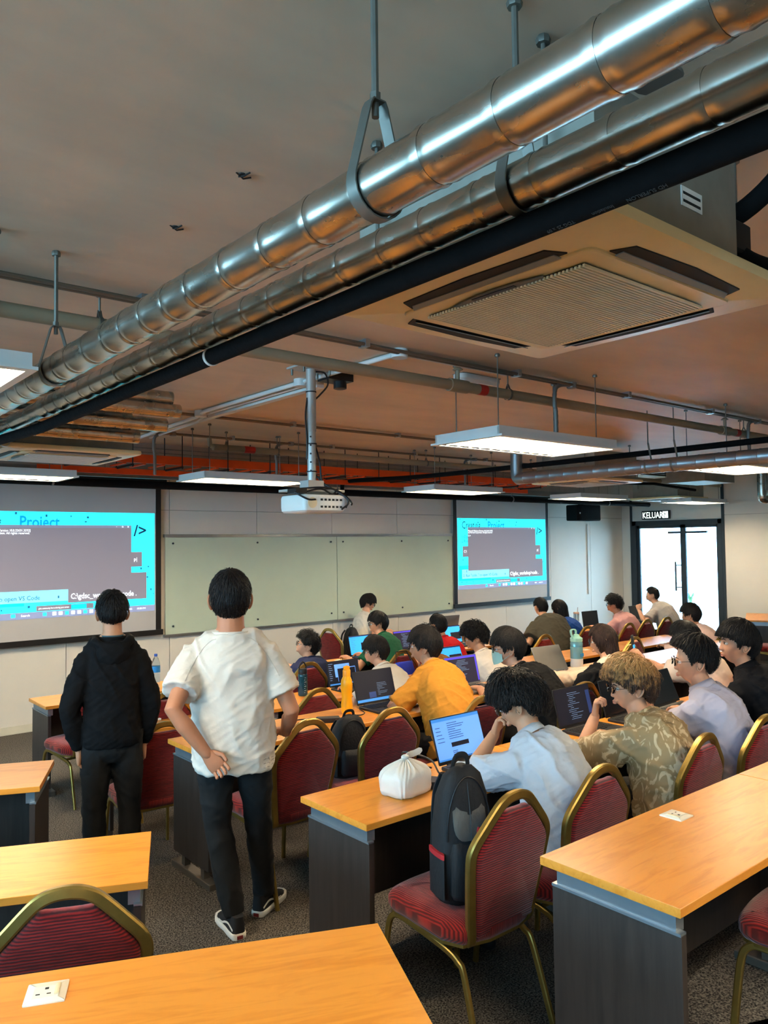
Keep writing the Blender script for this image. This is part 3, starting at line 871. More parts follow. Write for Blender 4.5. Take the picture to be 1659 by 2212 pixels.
# ---------------------------------------------------------------- projector on its pole
pj = thing('projector', 'white ceiling projector with tangled black cables on a grey pole', 'projector', (2.87, 4.18, CEIL))
m_pole = mat('pole_grey', (186, 184, 180), .4, .3, var=.03)
MB().box(-.13, .13, -.09, .09, -.012, 0).build('ceiling_plate', m_pole, pj)
for dx, dy in ((-.1, -.07), (.1, -.07), (-.1, .07), (.1, .07)):
    MB().lathe([(.008, -.05), (.008, 0)], 6, (dx, dy, 0)).build('plate_bolt', m_strap, pj)
MB().cyl((0, 0, 0), (0, 0, -.42), .032, 20).build('pole', m_pole, pj)
MB().cyl((0, 0, -.38), (0, 0, -.75), .028, 20).build('inner_pole', m_pole, pj)
for i in range(6):
    MB().cyl((-.022, -.022, -.40 - i * .055), (-.0195, -.0195, -.40 - i * .055), .006, 8).build('pole_hole', m_slot, pj)
for z in (-.16, -.5, -.68):
    MB().lathe([(.035, z - .004), (.035, z + .004)], 16).build('cable_tie', m_black, pj)
MB().box(-.06, .06, -.05, .05, -.80, -.74).build('bracket', m_pole, pj)
MB().box(-.19, .19, -.1, .1, -.815, -.80).build('mount_plate', m_pole, pj)
pjz = -.945
body = MB().slab(rrect(-.16, .16, -.15, .14, .03), [(.02, pjz - .005), (.004, pjz + .008), (0, pjz + .03), (0, pjz + .09), (.006, pjz + .105), (.02, pjz + .11)])
body.build('projector_body', m_white, pj)
MB().cyl((-.10, -.149 , pjz + .055), (-.10, -.1525, pjz + .055), .034, 20).build('fan_grille', m_grille, pj)
MB().box(-.05, .15, -.1515, -.149, pjz + .012, pjz + .1).build('port_panel', m_white, pj)
rnd = random.Random(3)
for i in range(12):
    x = -.03 + (i % 6) * .03; z = pjz + .03 + (i // 6) * .045
    MB().box(x - .008, x + .008, -.154, -.15, z - .006, z + .007).build('port', m_slot, pj)
def cab(pts, r=.006):
    return MB().tube(catmull([V(*p) for p in pts], 7), r, 7)
for pts in (((.03, 0, -.02), (.09, -.03, -.03), (.12, -.02, -.1), (.07, 0, -.17), (.04, .01, -.2)),
            ((.035, .01, -.5), (.05, -.02, -.62), (.06, -.03, -.74), (.1, -.08, -.79), (.16, -.17, -.86), (.15, -.165, -.92)),
            ((.03, 0, -.7), (.09, -.05, -.78), (.15, -.12, -.82), (.19, -.17, -.88), (.2, -.16, -.9)),
            ((-.16, -.08, -.81), (-.2, -.12, -.83), (-.14, -.16, -.87), (-.08, -.155, -.87)),
            ((-.15, -.05, -.8), (0, -.12, -.79), (.12, -.12, -.81), (.17, -.17, -.88), (.12, -.16, -.93)),
            ((-.12, -.1, -.82), (-.02, -.13, -.80), (.08, -.11, -.83), (.13, -.1, -.8)),
            ((-.03, 0, -.2), (-.045, 0, -.32), (-.035, 0, -.46), (-.03, .01, -.6))):
    cab(pts).build('cable', m_black, pj)
MB().box(-.2, -.12, -.12, -.02, -.83, -.8).build('adapter', m_black, pj)

# loudspeaker hanging by the corner, and a cable conduit below it
ls = thing('loudspeaker', 'black loudspeaker hanging right of the far projection screen', 'loudspeaker', (12.15, 8.8, 2.42))
MB().slab([(-.36, -.12), (-.30, -.17), (.30, -.17), (.36, -.12), (.32, .14), (-.32, .14)], [(.015, 0), (0, .015), (0, .275), (.015, .29)]).build('cabinet', m_rubber, ls)
MB().box(-.29, .29, -.178, -.17, .02, .27).build('front_grille', m_rubber, ls)
MB().box(-.34, -.31, -.172, -.168, .12, .15).build('badge', m_alu, ls)
MB().box(-.02, .02, 0, .1, .29, .34).cyl((0, .05, .34), (0, .05, CEIL - 2.42), .015, 10).build('mount_bracket', m_black, ls)
wc = MB().cyl((12.95, Y1 - .012, 1.0), (12.95, Y1 - .012, 2.38), .012, 8).box(12.93, 12.97, Y1 - .02, Y1 - .001, 1.6, 1.63).build('wall_conduit', m_white)
tag(wc, 'thin white conduit running down the wall below the loudspeaker', 'conduit')

# ---------------------------------------------------------------- desks
m_top = wood_mat('beech_laminate', (228, 150, 58), (212, 132, 44), .3)
m_edge = mat('beech_edge', (200, 120, 44), .4, var=.08, vscale=20)
m_dpanel = mat('wenge_laminate', (54, 46, 42), .45, var=.22, vscale=6, stretch=(6, 6, .5))
m_strip = mat('desk_rail_aluminium', (150, 160, 168), .38, .75, var=.05)
m_foot = mat('desk_foot_steel', (92, 86, 78), .5, .4, var=.08)
m_sock = mat('socket_plastic', (236, 230, 214), .35, var=.02)
DW, DD, DH = 1.32, .48, .74
def desk_meshes(W):
    h = W / 2 - .003
    d = DD / 2
    top = MB().slab([(-h, -d), (h, -d), (h, d), (-h, d)], [(.002, DH - .027), (0, DH - .025), (0, DH - .0015), (.0015, DH)])
    def side(s):
        x0, x1 = sorted((s * (h - .022), s * (h - .047)))
        return MB().box(x0, x1, -d + .012, d - .03, .10, DH - .085)
    def rail(s):
        x0, x1 = sorted((s * (h - .026), s * (h - .066)))
        a, b = sorted((s * (h - .018), s * (h - .047)))
        return MB().box(x0, x1, -d + .03, d - .045, DH - .085, DH - .027).box(a, b, -d + .012, d - .03, DH - .087, DH - .079)
    def foot(s):
        x0, x1 = sorted((s * (h - .02), s * (h - .085)))
        return MB().slab(rrect(x0, x1, -d + .0, d - .0, .006, 2), [(.004, 0), (0, .004), (0, .034), (.004, .038)]).box(x0 + .015, x1 - .015, -d + .09, -d + .13, .038, .104).box(x0 + .015, x1 - .015, d - .15, d - .11, .038, .104)
    mod = MB().box(-h + .047, h - .047, d - .10, d - .085, .24, DH - .06)
    return (top.mesh('desk_top', 30), [side(-1).mesh('side_panel', 0), side(1).mesh('side_panel', 0)], [rail(-1).mesh('top_rail', 0), rail(1).mesh('top_rail', 0)],
            [foot(-1).mesh('foot', 0), foot(1).mesh('foot', 0)], mod.mesh('modesty_panel', 0))
DM = desk_meshes(DW)
def socket(parent, x, y, rz=0.0, z=DH):
    b = MB().slab(rrect(-.0435, .0435, -.0435, .0435, .003, 2), [(0, 0), (0, .003), (.004, .005)]).build('power_socket', m_sock, parent, loc=(x, y, z))
    b.rotation_euler = (0, 0, rz)
    MB().box(-.027, .027, -.027, .02, .005, .0062).build('socket_face', m_sock, b)
    sl = MB().box(-.004, .004, .006, .014, .006, .0066).box(-.021, -.012, -.014, -.010, .006, .0066).box(.002, .011, -.014, -.010, .006, .0066)
    sl.build('pin_holes', m_slot, b)
    MB().slab([(.018, -.02), (.028, -.02), (.028, .024), (.018, .024)], [(0, .005), (0, .0085), (.001, .009)]).build('rocker_switch', m_grille, b)
def desk(x, y, tier, rz, label, sock=None, group='beech training desks in rows'):
    t = thing('training_desk', label, 'desk', (x, y, FL[tier]), rz, group)
    put('desk_top', DM[0], m_top, t)
    for i in (0, 1):
        put('side_panel', DM[1][i], m_dpanel, t); put('top_rail', DM[2][i], m_strip, t); put('foot', DM[3][i], m_foot, t)
    put('modesty_panel', DM[4], m_dpanel, t)
    if sock:
        socket(t, *sock)
    return t
nth = ['first', 'second', 'third', 'fourth', 'fifth', 'sixth', 'seventh']
ROWS = [(1.63, 2, 2, 'nearest row, empty worktop'), (3.00, 1, 4, 'second row, where the white plastic bag stands'), (4.41, 1, 5, 'third row, where the yellow bottle stands'),
        (5.86, 0, 6, 'fourth row, behind the yellow bottle'), (7.25, 0, 6, 'front row before the glass board')]
for yf, tr_, n_, lab in ROWS:
    for i in range(n_):
        s = None
        if yf == 1.63 and i == 0:
            s = (2.636 - (1.98 + DW / 2), 1.535 - (yf - DD / 2), math.radians(180))
        elif i % 2 == 0 and yf > 5:
            s = (-.05, .1, 0)
        desk(1.98 + DW / 2 + i * DW, yf - DD / 2, tr_, 0, 'beech desk, %s from the aisle in the %s' % (nth[i], lab), s)
A = math.radians(-24.5)
def ldesk(cx, cy, tier, lab, k=0, s=None):
    lx, ly = -DW / 2 - k * DW, -DD / 2
    desk(cx + lx * math.cos(A) - ly * math.sin(A), cy + lx * math.sin(A) + ly * math.cos(A), tier, A, lab, s, 'angled beech desks left of the aisle')
ldesk(1.32, 1.63, 2, 'angled beech desk with a square power socket at the bottom edge', 0, None)
ldesk(1.30, 3.04, 1, 'angled beech desk behind the cropped chair at the left edge')
ldesk(1.337, 4.40, 1, 'small angled beech desk corner at the left edge, farthest of three')
ldesk(1.30, 3.04, 1, 'angled beech desk beyond the left edge in the same row as the cropped chair', 1)
B_ = math.radians(24.5)
desk(12.58 + (DW / 2) * math.cos(B_) + (DD / 2) * math.sin(B_) - .05, 6.1 + (DW / 2) * math.sin(B_) - (DD / 2) * math.cos(B_) - .1, 0, B_, 'angled beech desk by the far side wall near the exit door', None, 'angled beech desks by the side wall')
# socket of the angled front desk, placed where it shows
for o in [o for o in COL.objects if o.get('label', '').startswith('angled beech desk with a square')]:
    w = V(.552 - o.location.x, 1.869 - o.location.y, 0); w.rotate(Matrix.Rotation(-A, 3, 'Z'))
    socket(o, w.x, w.y)

# ---------------------------------------------------------------- banquet chairs
m_redb = fabric_ribbed('red_ribbed_fabric_back', (152, 28, 24), (70, 8, 9), 'Z', 34)
m_reds = fabric_ribbed('red_ribbed_fabric_seat', (160, 34, 26), (84, 12, 10), 'X', 44, .5)
def chair_parts():
    P = []
    def bp(u, s, d=0.0):
        return V(u, -.205 - .17 * s - d * .985, .41 + .985 * s - d * .17)
    half = [(.162, .0), (.178, .1), (.197, .22), (.209, .315), (.206, .352), (.188, .385), (.148, .43), (.105, .477), (.075, .505), (.04, .522), (0, .527)]
    pl = [(-u, s) for u, s in half] + [(u, s) for u, s in half[-2::-1]]
    path3 = [bp(u, s) for u, s in pl]
    pre = [V(-.155, -.09, .398), V(-.157, -.15, .392), V(-.159, -.188, .398)]
    post = [V(-p.x, p.y, p.z) for p in pre[::-1]]
    fr = catmull(pre + path3 + post, 4)
    P.append(('back_frame', MB().tube(fr, (.0145, .0185), 8, n0=V(0, 0, -1), sq=4.5).mesh('back_frame', 35), m_gold))
    # upholstered pad
    inner = [(-u * .93, .012 + s * .93 if s < .44 else min(.012 + s * .93, .478)) for u, s in half] ; inner += [(-u, s) for u, s in inner[-2::-1]]
    inner = [(p.x, p.y) for p in catmull([V(u, s, 0) for u, s in inner], 3)]
    pad = MB().slab([(u, s) for u, s in inner][::-1], [(.016, -.026), (.006, -.022), (0, -.012), (0, .008), (.006, .018), (.02, .024), (.05, .027)], lambda p: bp(p.x, p.y, -p.z))
    P.append(('backrest', pad.mesh('backrest', 60), m_redb))
    out = [(-.20, -.205), (.20, -.205), (.222, .10), (.216, .19), (.185, .232), (.10, .25), (0, .254), (-.10, .25), (-.185, .232), (-.216, .19), (-.222, .10)]
    out = [(p.x, p.y) for p in catmull([V(u, s, 0) for u, s in out], 3, True)]
    seat = MB().slab(out, [(.03, .395), (.012, .40), (0, .42), (0, .45), (.014, .47), (.04, .482), (.09, .488)])
    P.append(('seat', seat.mesh('seat', 60), m_reds))
    P.append(('seat_frame', MB().slab(out, [(.02, .385), (.012, .388), (.012, .40)]).mesh('seat_frame', 35), m_gold))
    for s in (-1, 1):
        f = catmull([V(s * .215, .255, 0), V(s * .208, .235, .2), V(s * .203, .218, .33), V(s * .20, .195, .375), V(s * .197, .15, .388), V(s * .192, .03, .372)], 4)
        P.append(('leg', MB().tube(f, (.010, .0125), 8, n0=V(1, 0, 0), sq=4).mesh('leg', 35), m_gold))
        r = catmull([V(s * .192, .03, .372), V(s * .188, -.10, .350), V(s * .188, -.165, .325), V(s * .192, -.20, .28), V(s * .205, -.285, .0)], 4)
        P.append(('leg', MB().tube(r, (.010, .0125), 8, n0=V(1, 0, 0), sq=4).mesh('leg', 35), m_gold))
    P.append(('stretcher', MB().cyl((-.188, -.1, .352), (.188, -.1, .352), .009, 8).mesh('stretcher', 35), m_gold))
    return P
CP = chair_parts()
def chair(x, y, tier, label, rz=0.0):
    t = thing('banquet_chair', label, 'chair', (x, y, FL[tier]), math.radians(rz), 'red banquet chairs with gold frames')
    for n, me, m in CP:
        put(n, me, m, t)
    return t
chair(2.27, 2.27, 1, 'red banquet chair holding a grey and black backpack, beside the white plastic bag desk')
chair(2.80, 2.25, 1, 'red banquet chair close behind the light blue shirt man')
chair(3.60, 2.23, 1, 'red banquet chair behind the patterned beige shirt man', 2)
chair(4.24, 2.22, 1, 'red banquet chair cut by the right edge, behind the lavender shirt man', -2)
chair(4.92, 2.22, 1, 'red banquet chair of the black shirt man beyond the right edge')
chair(2.36, 3.80, 1, 'empty red banquet chair right behind the standing white shirt man', 3)
chair(2.90, 3.72, 1, 'red banquet chair with a black backpack leaning in front, below the yellow bottle')
chair(3.52, 3.60, 1, 'red banquet chair half hidden between mustard shirt man and open blue-screen laptop')
chair(4.36, 3.46, 1, 'red banquet chair right of the dark laptop, black jacket lying on it', -3)
chair(5.05, 3.42, 1, 'red banquet chair of the long-haired woman in the third row')
chair(5.80, 3.02, 1, 'red banquet chair behind the man holding up a phone', 4)
chair(2.12, 5.00, 0, 'red banquet chair between the two standing people', -4)
chair(3.47, 5.27, 0, 'red banquet chair pushed to the desk with the dark blue bottle')
chair(4.36, 4.98, 0, 'red banquet chair of the boy in white behind the dark laptop')
chair(5.28, 4.80, 0, 'red banquet chair of the curly-haired man in white')
chair(7.31, 5.03, 0, 'red banquet chair, lower of two small ones right of the long-haired woman', 6)
chair(7.94, 5.37, 0, 'red banquet chair, upper of two small ones right of the long-haired woman')
chair(8.62, 4.70, 0, 'red banquet chair of the man in pale pink before the door')
chair(2.55, 5.95, 0, 'red banquet chair partly hidden left of the standing white shirt man', 0)
chair(2.22, 6.62, 0, 'red banquet chair whose seat shows left of the hooded person', 10)
chair(4.16, 6.42, 0, 'red banquet chair of the navy-clad person in the front row')
chair(5.33, 6.42, 0, 'red banquet chair with a blue bag on its back, under the green shirt man')
chair(7.42, 6.24, 0, 'red banquet chair behind the large olive shirt man')
chair(8.50, 6.42, 0, 'red banquet chair between the blue-clad woman and the white tumbler')
chair(9.22, 6.27, 0, 'red banquet chair, leftmost of the three in front of the exit door')
chair(9.80, 6.36, 0, 'red banquet chair, middle of the three in front of the exit door')
chair(10.30, 6.35, 0, 'red banquet chair, rightmost of the three in front of the exit door')
chair(6.28, 8.42, 0, 'red banquet chair against the front wall with a black backpack, behind the presenter', -80)
chair(11.75, 5.30, 0, 'red banquet chair tucked at the angled desk near the far side wall', 24)
chair(.84, 2.52, 1, 'red banquet chair cropped by the left edge, back turned to the camera', -24.5)
chair(2.84, 1.10, 2, 'red banquet chair seat poking in at the lower right corner', 4)

# front table of the presenter
m_ptab = mat('presenter_table_oak', (170, 126, 84), .45, var=.1, vscale=10, stretch=(1, 8, 8))
pt = thing('presenter_table', 'wooden presenter table by the front wall carrying open laptops', 'table', (7.75, 8.35, 0))
MB().slab(rrect(-.75, .75, -.3, .3, .01), [(.002, .71), (0, .713), (0, .738), (.002, .74)]).build('table_top', m_top, pt)
MB().box(-.72, .72, -.26, -.24, .08, .71).build('front_panel', m_ptab, pt)
for s in (-1, 1):
    MB().box(s * .72 - .012, s * .72 + .012, -.24, .26, 0, .71).build('side_panel', m_dpanel, pt)

# ---------------------------------------------------------------- laptops
m_lap = mat('laptop_black', (34, 35, 38), .45, var=.08)
m_lapg = mat('laptop_grey', (120, 122, 126), .4, .5, var=.04)
m_key = mat('key_black', (18, 18, 20), .5, var=.1)
s_doc = em('display_document', (104, 158, 240), .42); s_blue = em('display_bright_blue', (50, 160, 250), .48)
s_dark = em('display_dark', (18, 20, 30), .5); s_code = em('display_code', (24, 22, 40), .6)
s_line = em('display_text_line', (120, 150, 190), .35); s_purp = em('display_purple', (70, 60, 200), .42)
s_bar = em('display_taskbar', (60, 130, 205), .38); s_off = mat('display_off', (40, 42, 46), .18, var=.02); s_ink = em('display_ink', (40, 60, 110), .3)
s_glare = mat('display_glare_grey', (120, 118, 114), .3, var=.05)  # glare on the screen painted as the display's grey colour
def lap_mesh():
    w, d = .178, .24
    base = MB().slab(rrect(-w, w, -d, -.002, .012), [(.004, 0), (0, .003), (0, .013), (.003, .017)])
    keys = MB()
    for r in range(5):
        for c in range(14):
            x = -.15 + c * .0225; y = -.035 - r * .0215
            keys.box(x - .0092, x + .0092, y - .0088, y + .0088, .0165, .0195)
    keys.box(-.06, .07, -.152, -.135, .0165, .0195)
    pad = MB().box(-.055, .05, -.228, -.163, .0165, .0176)
    return base.mesh('keyboard_base', 35), keys.mesh('keys', 0), pad.mesh('touchpad', 0)
LPM = lap_mesh()
def laptop(x, y, z, rz, style, label, lid=104, m=None, keys=True, sc_=1.0):
    m = m or m_lap
    t = thing('laptop', label, 'laptop', (x, y, z), math.radians(rz), 'open laptops on the desks')
    t.scale = (sc_, sc_, sc_)
    put('keyboard_base', LPM[0] if m is m_lap else LPM[0].copy(), None, t)
    b = t.children[0]
    if len(b.data.materials) == 0: b.data.materials.append(m)
    elif m is not m_lap: b.data.materials[0] = m
    if keys:
        k_ = put('keys', LPM[1], m_key, b)
    put('touchpad', LPM[2], m_key, b)
    a = math.radians(lid - 90)
    up = V(0, math.sin(a), math.cos(a)); nrm = V(0, -math.cos(a), math.sin(a)); o = V(0, .002, .012)
    def xf(p):      # lid-plane coordinates: x, up, out
        return V(p.x, 0, 0) + o + up * p.y + nrm * p.z
    lidm = MB().slab(rrect(-.178, .178, .006, .238, .008), [(.002, -.006), (0, -.005), (0, -.001), (.001, 0)], xf).build('screen_lid', m, t, 35)
    MB().tube([xf(V(-.12, .002, -.004)), xf(V(.12, .002, -.004))], .007, 8).build('hinge', m_key, t)
    def q(n, mm, x0, x1, y0, y1, d):
        MB().slab([(x0, y0), (x1, y0), (x1, y1), (x0, y1)], [(0, .0002 + d * .0004), (0, .0006 + d * .0004)], xf).build(n, mm, lidm, 0)
    base = {'doc': s_doc, 'blue': s_blue, 'dark': s_dark, 'code': s_code, 'two': s_dark, 'off': s_off, 'glare': s_glare, 'ide': s_dark}[style]
    q('display', base, -.171, .171, .022, .232, 0)
    rnd = random.Random(int(x * 97 + y * 31))
    if style == 'doc':
        q('browser_bar', s_bar, -.171, .171, .216, .232, 1); q('taskbar', s_bar, -.171, .171, .022, .030, 1)
        for i in range(5): q('text_line', s_ink, -.155, -.155 + rnd.uniform(.025, .05), .185 - i * .018, .188 - i * .018, 1)
        for i in range(8): q('text_line', s_ink, -.07, -.07 + rnd.uniform(.05, .12), .2 - i * .011, .203 - i * .011, 1)
        q('code_block', s_dark, -.065, .06, .082, .104, 1)
        for i in range(3): q('text_line', s_ink, -.065, -.03, .06 - i * .008, .063 - i * .008, 1)
        for i in range(8): q('task_icon', s_ink, -.03 + i * .012, -.023 + i * .012, .024, .028, 2)
    elif style == 'blue':
        q('terminal_window', s_dark, -.01, .165, .06, .15, 1); q('title_bar', s_ink, -.171, .171, .222, .232, 1)
        for i in range(7): q('text_line', s_bar, -.15, -.15 + rnd.uniform(.03, .08), .2 - i * .02, .205 - i * .02, 1)
    elif style == 'two':
        q('explorer_window', s_doc, -.10, .07, .09, .205, 1); q('terminal_window', s_dark, -.07, .13, .05, .165, 3); q('window_edge', s_doc, -.074, .134, .05, .172, 2)
        q('taskbar', s_bar, -.171, .171, .022, .035, 1)
        for i in range(9): q('text_line', s_line, -.165, -.165 + rnd.uniform(.02, .05), .21 - i * .018, .214 - i * .018, 1)
    elif style == 'dark':
        q('taskbar', s_bar, -.171, .171, .022, .04, 1); q('preview_box', s_ink, -.06, .0, .045, .085, 1)
        for i in range(9): q('text_line', s_line, .02, .02 + rnd.uniform(.01, .09), .14 - i * .01, .1415 - i * .01, 1)
    elif style in ('code', 'ide'):
        if style == 'code':
            q('title_bar', s_purp, -.171, .171, .216, .232, 1); q('side_edge', s_purp, .155, .171, .03, .232, 1)
        else:
            q('side_image', s_ink, .13, .165, .06, .2, 1)
        for i in range(15): q('text_line', s_line, -.06 + rnd.choice((0, .01, .02)), -.03 + rnd.uniform(.0, .11), .2 - i * .011, .202 - i * .011, 1)
    return t
Z1, Z0d = FL[1] + DH, FL[0] + DH
laptop(2.91, 2.87, Z1, 0, 'doc', 'open laptop with bright blue web page beside the white plastic bag', 108)
laptop(3.97, 2.94, Z1, 0, 'ide', 'dark-screened laptop between light blue shirt and patterned shirt men', 104)
laptop(4.42, 2.93, Z1, 0, 'off', 'dark laptop peeking out beside the patterned shirt man\'s hand', 104)
laptop(4.92, 2.90, Z1, 4, 'off', 'laptop in front of the lavender shirt man, seen between two heads', 112)
laptop(3.50, 4.30, Z1, 0, 'dark', 'dark-screened laptop with blue taskbar right of the yellow bottle', 106)
laptop(4.42, 4.34, Z1, 0, 'code', 'code laptop with purple edge, right of the mustard shirt man', 104, m_lapg)
laptop(5.46, 4.28, Z1, -4, 'glare', 'grey matte-screened laptop used by the long-haired woman', 118, m_lapg)
laptop(4.30, 5.74, Z0d, 0, 'two', 'laptop with two overlapping windows behind the yellow bottle', 104)
laptop(5.68, 5.74, Z0d, 0, 'blue', 'small cyan-screened laptop left of the purple-edged code laptop', 112)
laptop(5.62, 7.16, Z0d, 0, 'blue', 'bright blue-screened laptop in front of the presenter\'s chair', 104)
laptop(6.28, 7.14, Z0d, 0, 'code', 'dark-screened laptop right of the green shirt man', 104)
laptop(7.06, 7.14, Z0d, 0, 'blue', 'blue-screened laptop just right of the curly head', 106)
laptop(9.20, 7.12, Z0d, -6, 'off', 'black laptop right of the blue-clad woman', 108)
laptop(9.95, 7.10, Z0d, -4, 'off', 'black laptop in front of the pink shirt man', 98)
laptop(11.3, 7.16, Z0d, 0, 'off', 'dark laptop in front of the grey shirt man at the door', 104)
laptop(8.05, 8.25, Z0d, 175, 'off', 'grey laptop seen from behind on the presenter table', 104, m_lapg)

# ---------------------------------------------------------------- bottles and small things
def bottle(name, x, y, z, prof, m, label, group='bottles on the desks'):
    t = thing(name, label, 'bottle', (x, y, z), 0, group)
    MB().lathe(prof, 28).build('bottle_body', m, t, 50)
    return t
m_yel = mat('yellow_plastic', (255, 176, 24), .35, var=.03, spec=.5)
m_yel2 = mat('yellow_plastic_cap', (255, 166, 30), .4, var=.03)
b = bottle('water_bottle', 3.18, 4.24, Z1, [(.03, 0), (.036, .004), (.038, .02), (.039, .06), (.034, .10), (.0365, .14), (.039, .16), (.0385, .172), (.0395, .175), (.039, .20), (.036, .222), (.026, .245), (.024, .25)], m_yel, 'tall bright yellow bottle on the desk behind the black charger')
MB().lathe([(.025, .249), (.0265, .25), (.0265, .285), (.024, .291), (.021, .296)], 24).tube([V(.021, .0, .294), V(.0, .0, .302), V(-.022, 0, .296)], (.02, .006), 8).build('flip_cap', m_yel2, b)
m_clear = mat('clear_plastic', (225, 238, 245), .06, trans=.92, ior=1.2, var=0)
m_label = mat('blue_label', (50, 140, 205), .5, var=.15, vscale=30)
m_cap = mat('blue_cap', (40, 80, 170), .45)
prof = [(.03, 0), (.037, .006), (.038, .02)]
for i in range(9):
    prof += [(.036, .03 + i * .014), (.039, .037 + i * .014)]
prof += [(.039, .17), (.039, .215), (.036, .245), (.022, .285), (.014, .30), (.014, .305)]
b = bottle('water_bottle', 2.97, 6.86, Z0d, prof, m_clear, 'clear plastic water bottle with blue label between the two standing people')
MB().lathe([(.0395, .16), (.0398, .163), (.0398, .212), (.0395, .215)], 28).build('paper_label', m_label, b)
MB().lathe([(.0155, .302), (.0155, .322), (.013, .325)], 18).build('screw_cap', m_cap, b)
m_tint = mat('tinted_bottle', (30, 88, 104), .12, trans=.45, var=.05)
b = bottle('water_bottle', 3.80, 5.70, Z0d, [(.035, 0), (.041, .005), (.042, .02), (.042, .17), (.039, .185), (.036, .19)], m_tint, 'dark teal transparent bottle with carry loop behind the white shirt man\'s arm')
MB().lathe([(.038, .188), (.0385, .192), (.0385, .225), (.033, .232)], 24).build('lid', m_black, b)
MB().tube(catmull([V(-.03, 0, .215), V(-.035, 0, .25), V(0, 0, .29), V(.035, 0, .25), V(.03, 0, .215)], 5), (.006, .004), 8).build('carry_loop', m_black, b)
for i in range(8):
    MB().box(-.012, .006 if i % 2 else -.004, -.0428, -.0418, .03 + i * .018, .0325 + i * .018).build('scale_mark', m_white, b)
m_mint = mat('mint_plastic', (160, 214, 196), .4, var=.04); m_aqua = mat('aqua_bottle', (150, 214, 226), .1, trans=.6, var=.04)
b = bottle('water_bottle', 5.74, 4.26, Z1, [(.045, 0), (.053, .006), (.055, .02), (.055, .20), (.052, .205), (.055, .21), (.055, .235), (.05, .25)], m_aqua, 'large aqua bottle with mint carry handle beside the long-haired woman')
MB().lathe([(.052, .25), (.054, .255), (.054, .28), (.03, .295), (.025, .31), (.012, .315)], 24).build('lid', m_mint, b)
MB().tube(catmull([V(-.05, 0, .275), V(-.075, 0, .33), V(-.07, 0, .355), V(-.02, 0, .355), V(-.005, 0, .335), V(-.01, 0, .305)], 5), (.011, .006), 8, n0=V(0, 1, 0)).build('carry_handle', m_mint, b)
MB().box(-.02, .025, -.0575, -.054, .12, .15).build('printed_badge', m_label, b)
MB().lathe([(.0553, .03), (.0555, .032), (.0555, .1), (.0553, .102)], 24).build('pale_sleeve', m_bwhite, b)
m_tumb = mat('tumbler_clear', (200, 228, 240), .1, trans=.7, var=.02); m_pinkl = mat('tumbler_lid', (206, 178, 166), .5, var=.03)
b = bottle('tumbler', 9.42, 6.98, Z0d, [(.03, 0), (.034, .004), (.04, .15), (.042, .24), (.042, .25)], m_tumb, 'tall clear tumbler with straw right of the blue-clad woman')
MB().lathe([(.044, .248), (.044, .27), (.04, .275)], 22).build('lid', m_pinkl, b); MB().cyl((.02, 0, .26), (.035, 0, .34), .005, 8).build('straw', m_pinkl, b)
b = bottle('pump_bottle', 7.78, 8.28, Z0d, [(.03, 0), (.033, .004), (.033, .12), (.015, .15), (.012, .155)], m_clear, 'small clear pump bottle on the presenter table')
MB().cyl((0, 0, .155), (0, 0, .19), .006, 8).box(-.03, .008, -.008, .008, .19, .2).build('pump', m_white, b)
MB().lathe([(.0332, .03), (.0335, .032), (.0335, .09)], 20).build('paper_label', m_label, b)

# charger brick with cable near the yellow bottle, another beside the plastic bag
def cable_thing(name, pts, label, r=.0035):
    o = MB().tube(catmull([V(*p) for p in pts], 8), r, 7).build(name, m_black)
    return tag(o, label, 'cable')
c1 = thing('laptop_charger', 'black laptop charger brick lying on the desk below the yellow bottle', 'charger', (2.94, 4.12, Z1), math.radians(-28))
MB().slab(rrect(-.075, .075, -.035, .035, .008), [(.003, 0), (0, .004), (0, .026), (.004, .03)]).build('brick', m_lap, c1)
MB().tube(catmull([V(-.075, 0, .015), V(-.12, .02, .02), V(-.19, .05, .012), V(-.24, .03, .005)], 6), .004, 7).build('output_cable', m_black, c1)
MB().tube(catmull([V(.075, 0, .015), V(.1, .0, .01), V(.125, .01, .012)], 5), [.009] * 11, 8).build('plug', m_black, c1)
cable_thing('power_cable', [(3.06, 4.07, Z1 + .008), (3.12, 4.1, Z1 + .012), (3.15, 4.16, Z1 + .006), (3.2, 4.12, Z1 + .005), (3.26, 4.15, Z1 + .006), (3.27, 4.22, Z1 + .02), (3.33, 4.25, Z1 + .008)], 'thin black cable looping from charger to the dark laptop')
c2 = thing('laptop_charger', 'black charger brick half hidden behind the white plastic bag', 'charger', (2.53, 2.70, Z1), math.radians(35))
MB().slab(rrect(-.05, .05, -.03, .03, .006), [(.003, 0), (0, .004), (0, .03), (.004, .034)]).build('brick', m_lap, c2)
cable_thing('power_cable', [(2.54, 2.66, Z1 + .012), (2.60, 2.62, Z1 + .018), (2.62, 2.66, Z1 + .03), (2.57, 2.70, Z1 + .05), (2.58, 2.78, Z1 + .10), (2.50, 2.88, Z1 + .13), (2.56, 2.92, Z1 + .06), (2.7, 2.90, Z1 + .012)], 'black cable looping above the charger to the bright blue laptop', .0045)
cable_thing('power_cable', [(2.50, 2.63, Z1 + .006), (2.56, 2.56, Z1 + .006), (2.66, 2.54, Z1 + .006)], 'short black cable end near the desk edge by the white bag', .0045)
m_case = mat('phone_case', (214, 196, 176), .5, var=.05); m_art = mat('phone_case_print', (60, 58, 66), .4, col2=(190, 170, 160), vscale=60)
ph = thing('phone', 'phone in a patterned case lying on the desk in front of the blue laptop', 'phone', (2.73, 2.62, Z1), math.radians(32))
MB().slab(rrect(-.038, .038, -.078, .078, .012), [(.003, 0), (0, .003), (0, .010), (.003, .012)]).build('case', m_case, ph)
